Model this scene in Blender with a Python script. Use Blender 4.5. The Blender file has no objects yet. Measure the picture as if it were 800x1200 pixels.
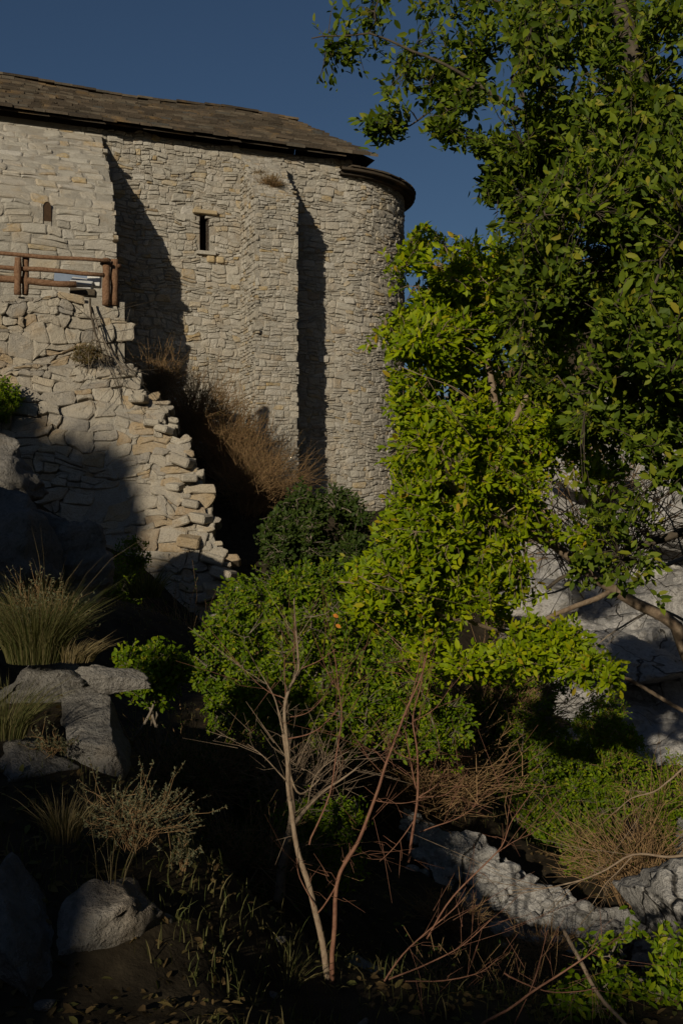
import bpy, math, random
import numpy as np
from mathutils import Vector, noise, Matrix
random.seed(7)
D = bpy.data; SC = bpy.context.scene; COL = SC.collection
R = math.radians

# ------------------------------------------------------------------ camera, sky, sun, exposure
SUN_AZ, SUN_EL = 201.0, 18.0          # compass bearing of the sun (from +Y towards +X) and height
cam = D.cameras.new('camera'); cam.sensor_fit = 'VERTICAL'; cam.sensor_height = 36; cam.lens = 36
cam.clip_start = 0.05; cam.clip_end = 3000
camo = D.objects.new('camera', cam); COL.objects.link(camo)
camo.location = (0, 0, 0); camo.rotation_euler = (R(90), 0, 0); SC.camera = camo
SC.view_settings.view_transform = 'Standard'; SC.view_settings.look = 'None'
SC.view_settings.exposure = -0.6; SC.view_settings.gamma = 1
w = D.worlds.new('World'); SC.world = w; w.use_nodes = True
nt = w.node_tree; bg = nt.nodes['Background']
sky = nt.nodes.new('ShaderNodeTexSky'); sky.sky_type = 'NISHITA'; sky.sun_disc = False
sky.sun_elevation = R(SUN_EL); sky.sun_rotation = R(SUN_AZ); sky.altitude = 400; sky.air_density = 1.0
sky.dust_density = 0.9; sky.ozone_density = 4.0
nt.links.new(sky.outputs[0], bg.inputs[0]); bg.inputs[1].default_value = 0.05
sl = D.lights.new('sun', 'SUN'); sl.energy = 5.0; sl.angle = R(0.55); sl.color = (1.0, 0.89, 0.71)
so = D.objects.new('sun', sl); COL.objects.link(so)
sdir = Vector((-math.sin(R(SUN_AZ))*math.cos(R(SUN_EL)), -math.cos(R(SUN_AZ))*math.cos(R(SUN_EL)), -math.sin(R(SUN_EL))))
so.rotation_euler = sdir.to_track_quat('-Z', 'Y').to_euler(); so.location = (-8, -20, 14)

# ------------------------------------------------------------------ helpers
def P(px, py, Y): return Vector(((px-400)/1200*Y, Y, (600-py)/1200*Y))
def tag(o, label=None, cat=None, group=None, kind=None):
    if label: o['label'] = label
    if cat: o['category'] = cat
    if group: o['group'] = group
    if kind: o['kind'] = kind
    return o
def empty(name, loc, label=None, cat=None, group=None):
    o = D.objects.new(name, None); COL.objects.link(o); o.location = loc; o.empty_display_size = .3
    return tag(o, label, cat, group)
def mesh(name, v, f, mat, parent=None, smooth=False, origin=None):
    """one mesh object; v are world points"""
    v = np.asarray(v, dtype=np.float32).reshape(-1, 3)
    o0 = np.array(origin if origin is not None else v.mean(0), dtype=np.float32)
    me = D.meshes.new(name)
    if isinstance(f, np.ndarray) and f.shape[1] == 3:
        n = len(f); me.vertices.add(len(v)); me.vertices.foreach_set('co', (v-o0).ravel())
        me.loops.add(n*3); me.loops.foreach_set('vertex_index', f.astype(np.int32).ravel())
        me.polygons.add(n); me.polygons.foreach_set('loop_start', np.arange(0, n*3, 3, dtype=np.int32))
        me.polygons.foreach_set('loop_total', np.full(n, 3, dtype=np.int32)); me.update(calc_edges=True)
    else:
        me.from_pydata((v-o0).tolist(), [], [list(map(int, a)) for a in f])
    if smooth: me.polygons.foreach_set('use_smooth', [True]*len(me.polygons))
    if mat: me.materials.append(mat)
    o = D.objects.new(name, me); COL.objects.link(o)
    o.location = o0
    if parent:
        o.parent = parent
        w0 = parent.location.copy(); q = parent.parent
        while q: w0 += q.location; q = q.parent
        o.location = Vector(o0.tolist()) - w0
    return o
class MB:
    def __init__(s): s.v = []; s.f = []
    def add(s, v, f):
        b = len(s.v); s.v.extend([tuple(a) for a in v]); s.f.extend([tuple(i+b for i in a) for a in f])
    def hexa(s, p):       # 8 points: bottom 4, top 4
        s.add(p, [(0,3,2,1),(4,5,6,7),(0,1,5,4),(1,2,6,5),(2,3,7,6),(3,0,4,7)])
    def box(s, c, e, ax=None):
        ax = ax or (Vector((1,0,0)), Vector((0,1,0)), Vector((0,0,1)))
        c = Vector(c); q = []
        for k in (-1, 1):
            for i, j in ((-1,-1),(1,-1),(1,1),(-1,1)):
                q.append(c + ax[0]*e[0]*i + ax[1]*e[1]*j + ax[2]*e[2]*k)
        s.hexa(q)
    def tube(s, pts, rad, n=5, cap=True):
        pts = [Vector(p) for p in pts]; m = len(pts); V = []; F = []
        ref = Vector((.31, .27, .91))
        for i, p in enumerate(pts):
            t = (pts[min(i+1, m-1)] - pts[max(i-1, 0)])
            t = t.normalized() if t.length > 1e-9 else Vector((0, 0, 1))
            a = t.cross(ref); a = a.normalized() if a.length > .05 else t.cross(Vector((1, 0, 0))).normalized()
            b = t.cross(a)
            for k in range(n):
                g = 2*math.pi*k/n
                V.append(p + (a*math.cos(g) + b*math.sin(g))*rad[i])
        for i in range(m-1):
            for k in range(n):
                k2 = (k+1) % n
                F.append((i*n+k, i*n+k2, (i+1)*n+k2, (i+1)*n+k))
        if cap: F.append(tuple(range(n-1, -1, -1))); F.append(tuple((m-1)*n+k for k in range(n)))
        s.add(V, F)
    def build(s, name, mat, parent=None, smooth=False, origin=None): return mesh(name, s.v, s.f, mat, parent, smooth, origin)

# ------------------------------------------------------------------ materials
def mat(name, rough=.9, spec=.25):
    m = D.materials.new(name); m.use_nodes = True; b = m.node_tree.nodes['Principled BSDF']
    b.inputs['Roughness'].default_value = rough; b.inputs['Specular IOR Level'].default_value = spec
    return m, m.node_tree, b
def rnd(nt):                       # a number of its own for every stone or leaf
    g = nt.nodes.new('ShaderNodeNewGeometry'); o = nt.nodes.new('ShaderNodeObjectInfo')
    a = nt.nodes.new('ShaderNodeMath'); a.operation = 'ADD'
    nt.links.new(g.outputs['Random Per Island'], a.inputs[0]); nt.links.new(o.outputs['Random'], a.inputs[1])
    f = nt.nodes.new('ShaderNodeMath'); f.operation = 'FRACT'; nt.links.new(a.outputs[0], f.inputs[0])
    return f.outputs[0]
def ramp(nt, fac, stops, interp='LINEAR'):
    r = nt.nodes.new('ShaderNodeValToRGB'); r.color_ramp.interpolation = interp
    e = r.color_ramp.elements
    while len(e) < len(stops): e.new(.5)
    for k, (p, c) in enumerate(stops):
        e[k].position = p; e[k].color = (c[0], c[1], c[2], 1) if not isinstance(c, float) else (c, c, c, 1)
    nt.links.new(fac, r.inputs[0]); return r.outputs[0]
def nz(nt, scale, detail=4, rough=.6, vec=None, dist=0):
    n = nt.nodes.new('ShaderNodeTexNoise'); n.inputs['Scale'].default_value = scale
    n.inputs['Detail'].default_value = detail; n.inputs['Roughness'].default_value = rough
    n.inputs['Distortion'].default_value = dist
    g = nt.nodes.new('ShaderNodeNewGeometry') if vec is None else None
    nt.links.new(g.outputs['Position'] if g else vec, n.inputs['Vector']); return n.outputs['Fac']
def mix(nt, fac, a, b, mode='MIX'):
    m = nt.nodes.new('ShaderNodeMix'); m.data_type = 'RGBA'; m.blend_type = mode
    for s, x in ((m.inputs[0], fac), (m.inputs[6], a), (m.inputs[7], b)):
        if hasattr(x, 'is_output'): nt.links.new(x, s)
        elif isinstance(x, tuple): s.default_value = (*x, 1)
        else: s.default_value = x
    return m.outputs[2]
def bump(nt, b, h, strength=.5, dist=.02):
    n = nt.nodes.new('ShaderNodeBump'); n.inputs['Strength'].default_value = strength; n.inputs['Distance'].default_value = dist
    nt.links.new(h, n.inputs['Height']); nt.links.new(n.outputs[0], b.inputs['Normal'])
def stone_mat(name, stops, spot=(.30, .27, .22), sc=5.0, bs=.7, bd=.03, rustiness=.25, cracks=0):
    m, nt, b = mat(name, .95, .15)
    c = ramp(nt, rnd(nt), stops)
    n1 = nz(nt, sc, 6, .65)
    c = mix(nt, ramp(nt, n1, [(.38, 0.0), (.62, .55)]), c, spot)
    n2 = nz(nt, sc*.35, 5, .6, dist=.6)
    c = mix(nt, ramp(nt, n2, [(.54, 0.0), (.70, rustiness)]), c, (.36, .22, .08))
    n3 = nz(nt, sc*9, 5, .7)
    c = mix(nt, ramp(nt, nz(nt, .55, 4, .6, dist=1.0), [(.36, .38), (.55, 0.0)]), c, tuple(x*.62 for x in spot))
    c = mix(nt, ramp(nt, nz(nt, 1.1, 5, .7, dist=.5), [(.60, 0.0), (.72, .45)]), c, tuple(min(.62, x*1.3) for x in spot))
    c = mix(nt, ramp(nt, n3, [(.30, .55), (.52, 0.0)]), c, (.10, .085, .065))
    nt.links.new(c, b.inputs['Base Color'])
    h = nt.nodes.new('ShaderNodeMath'); h.operation = 'ADD'
    nt.links.new(nz(nt, sc*3, 8, .7), h.inputs[0]); nt.links.new(n3, h.inputs[1]); hh = h.outputs[0]
    if cracks:                     # split faces and lichen on natural rock
        vo = nt.nodes.new('ShaderNodeTexVoronoi'); vo.feature = 'DISTANCE_TO_EDGE'; vo.inputs['Scale'].default_value = cracks
        g = nt.nodes.new('ShaderNodeNewGeometry'); ns = nt.nodes.new('ShaderNodeTexNoise'); ns.inputs['Scale'].default_value = cracks*.9; ns.inputs['Detail'].default_value = 5
        va = nt.nodes.new('ShaderNodeMix'); va.data_type = 'RGBA'; va.blend_type = 'ADD'; va.inputs[0].default_value = 1.0
        nt.links.new(g.outputs['Position'], va.inputs[6]); nt.links.new(g.outputs['Position'], ns.inputs['Vector']); nt.links.new(ns.outputs['Color'], va.inputs[7])
        nt.links.new(va.outputs[2], vo.inputs['Vector']); cr = ramp(nt, vo.outputs['Distance'], [(0, 0.0), (.014, 1.0)])
        c = mix(nt, cr, (.15,.135,.115), c); li = ramp(nt, nz(nt, sc*2.3, 5, .7, dist=.4), [(.60, 0.0), (.66, .6)]); c = mix(nt, li, c, (.16,.15,.11))
        nt.links.new(c, b.inputs['Base Color']); h2 = nt.nodes.new('ShaderNodeMath'); h2.operation = 'ADD'
        nt.links.new(hh, h2.inputs[0]); nt.links.new(cr, h2.inputs[1]); hh = h2.outputs[0]
    bump(nt, b, hh, bs, bd); return m
M = {}
M['church_stone'] = stone_mat('church_stone', [(0, (.36,.33,.27)), (.3, (.46,.43,.36)), (.6, (.41,.36,.28)), (.85, (.52,.49,.43)), (.93, (.46,.34,.16)), (1, (.36,.27,.17))], (.47,.44,.38))
M['terrace_stone'] = stone_mat('terrace_stone', [(0, (.30,.28,.25)), (.4, (.42,.38,.31)), (.7, (.50,.46,.38)), (.9, (.44,.33,.19)), (1, (.33,.24,.15))], (.46,.40,.31), 4, .8, .04, .5)
M['mortar'] = stone_mat('mortar', [(0, (.40,.365,.30)), (1, (.40,.365,.30))], (.46,.43,.37), 6, .9, .04, .3)
M['lauze'] = stone_mat('roof_stone', [(0, (.04,.03,.022)), (.35, (.08,.06,.042)), (.7, (.13,.10,.07)), (.9, (.17,.14,.10)), (1, (.07,.07,.065))], (.06,.05,.035), 3, .6, .03, .4)
M['ochre'] = stone_mat('ochre_stone', [(0, (.47,.36,.20)), (1, (.48,.38,.23))], (.43,.35,.23), 6, .5, .02)
M['white_stone'] = stone_mat('white_stone', [(0, (.68,.67,.64)), (1, (.62,.61,.58))], (.60,.60,.58), 6, .3, .01, .05)
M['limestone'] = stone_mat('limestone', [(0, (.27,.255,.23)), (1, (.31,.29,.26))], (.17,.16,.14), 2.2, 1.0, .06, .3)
M['pale_rock'] = stone_mat('pale_rock', [(0, (.58,.56,.53)), (1, (.54,.52,.49))], (.44,.42,.39), 1.5, 1.0, .10, .15, .8)
def simple(name, c1, c2, sc=8, rough=.85, spec=.2, bs=.4, stretch=None):
    m, nt, b = mat(name, rough, spec)
    n = nz(nt, sc, 6, .65)
    nt.links.new(mix(nt, ramp(nt, n, [(.3, 0.0), (.7, 1.0)]), c1, c2), b.inputs['Base Color']); bump(nt, b, n, bs, .02); return m
M['soil'] = simple('soil', (.022,.017,.011), (.07,.055,.035), 5, 1, .05, 1.0)
M['bark'] = simple('bark', (.13,.105,.08), (.26,.22,.17), 25, .9, .1, .8)
M['red_bark'] = simple('red_bark', (.13,.055,.035), (.24,.125,.075), 30, .7, .25, .4)
M['pale_bark'] = simple('pale_bark', (.17,.115,.075), (.31,.24,.165), 25, .8, .2, .6)
M['dark_bark'] = simple('dark_bark', (.05,.04,.03), (.11,.09,.065), 25, .9, .1, .6)
M['dry_twig'] = simple('dry_twig', (.19,.115,.055), (.34,.22,.11), 18, .9, .1, .2)
M['log'] = simple('log', (.13,.065,.035), (.27,.165,.10), 22, .9, .1, 1.0)
M['opening_shade'] = simple('recess_shade', (.05,.032,.02), (.08,.05,.03), 9, 1, .05, .5)  # dark brown stands in for the shade inside the openings
M['blue_sheet'] = simple('blue_grey_sheet', (.14,.18,.24), (.19,.23,.30), 6, .45, .4, .1)
def leaf_mat(name, stops, rough=.55, trans=.38, spec=.18):
    m, nt, b = mat(name, rough, spec)
    c = ramp(nt, rnd(nt), stops)
    c = mix(nt, ramp(nt, nz(nt, 1.3, 2), [(.35, 0.0), (.7, .35)]), c, tuple(x*.75 for x in stops[0][1]))
    nt.links.new(c, b.inputs['Base Color'])
    t = nt.nodes.new('ShaderNodeBsdfTranslucent'); nt.links.new(mix(nt, 1.0, c, (.8, .95, .25), 'MULTIPLY'), t.inputs[0])
    x = nt.nodes.new('ShaderNodeMixShader'); x.inputs[0].default_value = trans
    nt.links.new(b.outputs[0], x.inputs[1]); nt.links.new(t.outputs[0], x.inputs[2])
    nt.links.new(x.outputs[0], nt.nodes['Material Output'].inputs[0]); return m
M['leaf_bright'] = leaf_mat('leaf_bright', [(0, (.12,.19,.004)), (.35, (.225,.31,.004)), (.8, (.35,.42,.005)), (.96, (.42,.42,.008)), (1, (.42,.26,.02))])
M['leaf_olive'] = leaf_mat('leaf_olive', [(0, (.06,.10,.010)), (.5, (.125,.18,.012)), (.9, (.21,.26,.018)), (1, (.32,.28,.03))])
M['leaf_mid'] = leaf_mat('leaf_mid', [(0, (.07,.13,.004)), (.5, (.145,.23,.005)), (.9, (.25,.32,.008)), (1, (.34,.30,.02))])
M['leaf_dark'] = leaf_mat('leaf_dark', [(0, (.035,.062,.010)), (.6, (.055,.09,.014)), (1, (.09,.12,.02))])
M['leaf_grey'] = leaf_mat('leaf_grey', [(0, (.12,.13,.075)), (.6, (.17,.175,.10)), (1, (.22,.20,.11))], .7)
M['leaf_dry'] = leaf_mat('leaf_dry', [(0, (.14,.09,.04)), (.6, (.22,.15,.06)), (1, (.14,.15,.04))], .8)
M['grass'] = leaf_mat('grass_blades', [(0, (.07,.09,.025)), (.5, (.14,.135,.045)), (1, (.26,.21,.10))], .7)
M['grass_dry'] = leaf_mat('dry_grass', [(0, (.18,.135,.06)), (.5, (.26,.20,.10)), (1, (.33,.27,.15))], .8)

# ------------------------------------------------------------------ ground
CP = [(0,0,-1.65),(-1,2,-1.6),(1,2,-1.75),(0,-4,-1.2),(-4,-2,-.3),(-4,2,-.6),(3,0,-1.9),(5,3,-2.2)]
def cp(px, py, Y): p = P(px, py, Y); CP.append(tuple(p))
for a in [(200,1210,3.3),(600,1300,3.5),(560,1290,6),(660,1290,6.8),(460,1230,6),(760,1270,6),(330,1065,6),(390,1185,4.2),(60,815,5.5),(0,905,4.8),(150,985,4.2),(-150,760,6),(-260,600,9),
          (0,700,11),(100,700,13),(200,960,7),(200,830,10),(230,770,15),(250,765,18.3),(0,575,19),(100,650,18.5),(400,1020,8),(500,1060,8.4),
          (450,870,12),(370,700,20),(300,650,24),(400,600,29),(460,610,30.5),(640,1100,8.6),(760,1140,8),(700,1010,12),(560,860,18),
          (770,880,18),(720,600,27.5),(790,510,30),(870,640,24),(640,690,26),(900,1000,7),(800,1170,4.5),(620,430,34),(900,380,27),
          (700,800,22),(800,770,22),(150,452,27),(220,490,28.3),(255,560,28),(300,590,29.3),(255,640,24),(500,500,40),(0,420,40),(200,400,45),(800,330,45)]: cp(*a)
CPA = np.array(CP)
def ground(x, y):
    d2 = (CPA[:,0]-x)**2 + (CPA[:,1]-y)**2
    s2 = (0.55 + .075*math.hypot(x, y))**2
    wt = 1/(d2+s2*.35)**2.2
    z = float((wt*CPA[:,2]).sum()/wt.sum())
    r = math.hypot(x, y)
    z += .10*noise.fractal(Vector((x*.9, y*.9, 3.1)), 1, 2, 4)*min(1, r/3)
    z += .03*noise.fractal(Vector((x*4, y*4, 1.1)), 1, 2, 3)
    if r > 55: z += (r-55)*.03*(1+noise.noise(Vector((x*.01, y*.01, 0))))
    return z
def build_ground():
    n = 230
    def axis(c, lo, hi, k):
        t = np.linspace(-1, 1, n)
        return c + np.sinh(t*k)/math.sinh(k)*np.where(t < 0, c-lo, hi-c)
    xs = axis(0, -900, 900, 6.2); ys = axis(7, -900, 1400, 6.2)
    V = [(x, y, ground(x, y)) for y in ys for x in xs]
    F = [(j*n+i, j*n+i+1, (j+1)*n+i+1, (j+1)*n+i) for j in range(n-1) for i in range(n-1)]
    return tag(mesh('ground', V, F, M['soil'], smooth=True, origin=(0,0,0)), kind='structure')
build_ground()

# unseen hillside behind and left of the viewer, crest shaped to shade the foreground
SH = [(-40,12.5),(-24,11),(-17,8.8),(-13.6,7.7),(-11.6,7.0),(-11.0,6.2),(-10.7,4.8),(-10.2,4.7),(-9.3,4.4),(-9.05,3.4),(-8.6,3.1),(-8.25,3.7),(-7,4.0),(-5.8,2.2),(-4.6,.85),(-3.8,.5),(-3.2,.45),(-2.85,.4),(-2.6,.2),(-2.2,.10),
      (-2.08,-.5),(-1.55,-.6),(-1.3,-.36),(-1.0,-.3),(0,-.35),(2,-.6),(6,-1.3),(14,-1.0),(40,.5)]
ca, sa = math.cos(R(SUN_AZ-180)), math.sin(R(SUN_AZ-180))
def from_sun(a, s): return (a*ca + s*sa, -a*sa + s*ca)
def build_hill():
    av = [-40+i*1.0 for i in range(24)]+[-16+i*.14 for i in range(136)]+[3.2+i*1.2 for i in range(30)]
    prof = [(-60,.62),(-40,.8),(-26,.96),(-17,.99),(-13.2,1.0),(-12.6,.94),(-11.5,.82),(-10,.62),(-8.2,.40),(-6.2,.18),(-4.8,.0)]
    V = []; F = []
    for a in av:
        h = float(np.interp(a, [q[0] for q in SH], [q[1] for q in SH])) + .325*13.0 - .25
        for s, k in prof:
            x, y = from_sun(a, s); g = -2.6
            z = g + (h-g)*k + (.22 if a < -5 or a > 4 else .05)*noise.fractal(Vector((x*.6, y*.6, 8)), 1, 2, 4)
            V.append((x, y, z))
    m = len(prof)
    for i in range(len(av)-1):
        for j in range(m-1): F.append((i*m+j, (i+1)*m+j, (i+1)*m+j+1, i*m+j+1))
    tag(mesh('hillside', V, F, M['soil'], smooth=True, origin=(0,0,0)), kind='structure')
build_hill()

def sky_block_slope(sx, x0, slope, ya, yb, top):  # slopes added out of view on both sides to cut down sky fill
    V = []; F = []; n = 60; m = 14
    for i in range(n):
        y = ya+(yb-ya)*i/(n-1)
        for j in range(m):
            k = j/(m-1); x = x0+slope*y+sx*(k**1.3)*top*.5; z = -9+k*(top+9)
            q = Vector((x*.12, y*.12, z*.12)); V.append((x+2.2*noise.fractal(q, 1, 2, 5), y+1.5*noise.noise(q*2), z+1.8*noise.fractal(q*1.5, 1, 2, 4)))
    F = [(i*m+j, (i+1)*m+j, (i+1)*m+j+1, i*m+j+1) for i in range(n-1) for j in range(m-1)]
    tag(mesh('sky_block_slope', V, F, M['sky_block_scrub'], smooth=True, origin=(0,0,0)), kind='structure')
M['sky_block_scrub'] = simple('sky_block_scrub', (.02,.028,.012), (.07,.075,.04), .8, 1, .05, 1.0)  # dark colour of the added slopes, so they bounce little light
sky_block_slope(1, 13, .42, -25, 60, 30)
sky_block_slope(-1, -24, -.36, -2, 60, 20)

# ------------------------------------------------------------------ masonry
def masonry(S, u0, u1, v0, v1, ch, cw, inside, seed, amp=.04, proud=(.0,.045), depth=.10, gap=.010, trim=.25):
    """rubble stones laid in rough courses on the surface S(u,v); returns a list of (area, verts, faces)"""
    rg = random.Random(seed); out = []
    def warp(u, v):
        a = noise.noise(Vector((u*1.3, v*1.3, seed))) ; b = noise.noise(Vector((u*.9, v*1.7, seed+9)))
        c = noise.noise(Vector((u*4.1, v*4.1, seed+4))); d = noise.noise(Vector((u*4.3, v*4.3, seed+6)))
        return u + amp*(a*1.6+c), v + amp*(b*2.2+d*.8)
    def Sn(u, v):
        e = .02; p = S(u, v); a = S(u+e, v)-p; b = S(u, v+e)-p
        n = a.cross(b); return p, n.normalized()
    v = v0
    while v < v1:
        h = rg.uniform(*ch); u = u0 - rg.random()*cw[1]
        while u < u1:
            w_ = rg.uniform(*cw)*(1.25 if h > sum(ch)/2 else .9)
            cells = [(u, v, w_, h)]
            if rg.random() < .38 and h > ch[0]*1.4:
                q = rg.uniform(.4, .6); cells = [(u, v, w_, h*q), (u, v+h*q, w_, h*(1-q))]
            u += w_
            for (a, b, c, d) in cells:
                if not inside(a+c/2, b+d/2): continue
                g = gap*rg.uniform(.2, 1.3)
                x0, x1, y0, y1 = a+g, a+c-g, b+g, b+d-g
                if x1-x0 < .04 or y1-y0 < .03: continue
                t = [rg.uniform(.05, trim)*min(c, d) for _ in range(8)]
                j = lambda k=.10: rg.uniform(-k, k)*d
                o = [(x0+t[0], y0+j(.04)), ((x0+x1)/2+j(.5), y0+j()), (x1-t[1], y0+j(.04)), (x1, y0+t[2]), (x1+j(.06), (y0+y1)/2+j()), (x1, y1-t[3]),
                     (x1-t[4], y1+j(.04)), ((x0+x1)/2+j(.5), y1+j()), (x0+t[5], y1), (x0, y1-t[6]), (x0+j(.06), (y0+y1)/2+j()), (x0, y0+t[7])]
                cx, cy = (x0+x1)/2+j(.3), (y0+y1)/2+j(.2); n = len(o)
                pr = rg.uniform(*proud); tx, ty = rg.uniform(-.12, .12), rg.uniform(-.16, .16)
                V = []
                for (sc, dd, tilt) in ((1.0, -depth, 0), (1.0, pr-.014, .6), (.86, pr, 1), (.40, pr+.004, 1)):
                    for (ou, ov) in o:
                        uu, vv = cx+(ou-cx)*sc, cy+(ov-cy)*sc
                        wu, wv = warp(uu, vv); p, nn = Sn(wu, wv)
                        V.append(p + nn*(dd + tilt*((uu-cx)*tx+(vv-cy)*ty) + (rg.uniform(-.009, .009) if sc < 1 else 0)))
                F = []
                for r_ in range(3):
                    for k in range(n):
                        k2 = (k+1) % n; F.append((r_*n+k, r_*n+k2, (r_+1)*n+k2, (r_+1)*n+k))
                F.append(tuple(3*n+k for k in range(n)))
                out.append(((x1-x0)*(y1-y0), V, F))
        v += h
    return out
def lay(stones, material, parent, count, name='stone', rest='stonework', view=True):
    """the largest stones in view become parts, the others one joined part"""
    def seen(s):
        c = sum(s[1], Vector())/len(s[1])
        if c.y < .5: return False
        px, py = 400+1200*c.x/c.y, 600-1200*c.z/c.y
        return -5 < px < 800 and -5 < py < 1200
    st = sorted(stones, key=lambda s: -(s[0] + (100 if (not view or seen(s)) else 0)))
    for s in st[:count]: mesh(name, s[1], s[2], material, parent)
    if len(st) > count:
        b = MB()
        for s in st[count:]: b.add(s[1], s[2])
        tag(b.build(rest, material, parent), kind='stuff')

# ------------------------------------------------------------------ church
W0 = Vector((-9.33, 28.0, 0)); WD = Vector((.9325, .3611, 0)).normalized(); WN = Vector((-WD.y, WD.x, 0))  # WN points into the church
ZE = 10.85
church = empty('church', (W0+WD*5+Vector((0,0,-1))), 'old rubble stone church with slab roof, buttresses and round apse rising behind the terrace wall', 'church')
def CW(t, z, d=0): p = W0 + WD*t - WN*d; return Vector((p.x, p.y, z))
T0, RA = 10.2, 3.0
win = (5.56, 5.81, 7.65, 8.72)      # t0,t1,z0,z1 of the slit in the nave wall
def in_win(u, v, m=.0): return win[0]-m < u < win[1]+m and win[2]-m < v < win[3]+m
# wall core
b = MB()
def wallbox(t0, t1, z0, z1, d0=-.9, d1=-.035):
    b.hexa([CW(t0,z0,d1), CW(t1,z0,d1), CW(t1,z0,d0), CW(t0,z0,d0), CW(t0,z1,d1), CW(t1,z1,d1), CW(t1,z1,d0), CW(t0,z1,d0)])
wallbox(-8, win[0], -3, ZE); wallbox(win[1], T0, -3, ZE); wallbox(win[0], win[1], -3, win[2]); wallbox(win[0], win[1], win[3], ZE)
nave = b.build('nave_wall', M['mortar'], church)
# far wall and gable end closing the nave
b = MB()
b.hexa([CW(-8,-3,-8), CW(T0,-3,-8), CW(T0,-3,-8.6), CW(-8,-3,-8.6), CW(-8,ZE,-8), CW(T0,ZE,-8), CW(T0,ZE,-8.6), CW(-8,ZE,-8.6)])
b.hexa([CW(T0-.6,-3,-.95), CW(T0-.05,-3,-.95), CW(T0-.05,-3,-7.95), CW(T0-.6,-3,-7.95), CW(T0-.6,ZE-.1,-.95), CW(T0-.05,ZE-.1,-.95), CW(T0-.05,ZE-.1,-7.95), CW(T0-.6,ZE-.1,-7.95)])
b.build('end_wall', M['mortar'], church)
def Sn(u, v): return CW(u, v, 0)
st = masonry(Sn, 2.0, T0, -.5, ZE-.05, (.07,.22), (.10,.38), lambda u, v: not in_win(u, v, .09) and not (6.8 < u < 8.0 and v < 10.3), 11, .075, (-.03,.025))
lay(st, M['church_stone'], nave, 110)
def apS(u, v):
    # u is arc length from T0
    th = u/RA; c = CW(T0, 0, -RA)
    p = c - WN*RA*math.cos(th)*1.0 + WD*RA*math.sin(th); return Vector((p.x, p.y, v))
b = MB(); n = 30
for i in range(n+1):
    u = math.pi*RA*i/n; p = apS(u, 0); c = CW(T0, 0, -RA); q = c + (p-c)*(1-.035/RA); r = c + (p-c)*.72
    b.v += [(q.x,q.y,-3), (q.x,q.y,10.38), (r.x,r.y,-3), (r.x,r.y,10.38)]
for i in range(n):
    a, c_ = 4*i, 4*i+4
    b.f += [(a, c_, c_+1, a+1), (a+2, a+3, c_+3, c_+2), (a+1, c_+1, c_+3, a+3)]
apse = b.build('apse_wall', M['mortar'], church)
st = masonry(apS, 0.05, 5.2, -.5, 10.36, (.07,.21), (.10,.37), lambda u, v: True, 12, .075, (-.03,.025))
lay(st, M['church_stone'], apse, 70)
# apse eave and conical stone roof
b = MB(); c = CW(T0, 0, -RA)
for k, (r_, z0, z1) in enumerate(((RA+.20, 10.38, 10.47), (RA+.36, 10.475, 10.55))):
    base = len(b.v)
    for i in range(n+1):
        th = math.pi*(i/n*1.06-.03); d = -WN*math.cos(th)+WD*math.sin(th)
        for (rr, zz) in ((r_, z0), (r_, z1), (.3, z1+.62), (RA-.5, z0)): b.v.append(tuple(c + d*rr + Vector((0,0,zz))))
    for i in range(n):
        a, e = base+4*i, base+4*i+4
        b.f += [(a, e, e+1, a+1), (a+1, e+1, e+2, a+2), (a+3, e+3, e, a)]
apr = b.build('apse_roof', M['lauze'], church)
# slit window
wo = MB(); t0, t1, z0, z1 = win
for q in ([CW(t0,z0,-.0),CW(t0,z1,-.0),CW(t0,z1,-.9),CW(t0,z0,-.9)], [CW(t1,z0,0),CW(t1,z0,-.9),CW(t1,z1,-.9),CW(t1,z1,0)],
          [CW(t0,z0,0),CW(t0,z0,-.9),CW(t1,z0,-.9),CW(t1,z0,0)], [CW(t0,z0,-.45),CW(t1,z0,-.45),CW(t1,z1,-.45),CW(t0,z1,-.45)]):
    wo.add(q, [(0,1,2,3)])
wn = wo.build('window', M['opening_shade'], church)
b = MB(); b.box(CW((t0+t1)/2+.02, z1+.07, -.02), (.36, .14, .06), (WD, WN, Vector((0,0,1)))); o = b.build('lintel', M['ochre'], wn)
md = o.modifiers.new('bevel', 'BEVEL'); md.width = .025; md.segments = 2
b = MB(); b.box(CW((t0+t1)/2+.05, z0-.05, -.02), (.28, .12, .05), (WD, WN, Vector((0,0,1)))); o = b.build('sill', M['church_stone'], wn)
for dt in (.32, .60):
    b = MB(); p = CW(t0+dt, z0-.22, .03)
    b.box(p, (.12, .06, .10), (WD, WN, Vector((0,0,1)))); o = b.build('stone', M['ochre'], nave); md = o.modifiers.new('bevel', 'BEVEL'); md.width = .05; md.segments = 2
    tag(o, label='bright ochre stone below the slit window')
b = MB(); b.box(CW(t0-.42, z1-.12, -.01), (.30, .03, .09), (WD, WN, Vector((0,0,1)))); o = b.build('stone', M['church_stone'], nave); md = o.modifiers.new('bevel', 'BEVEL'); md.width = .03

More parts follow.
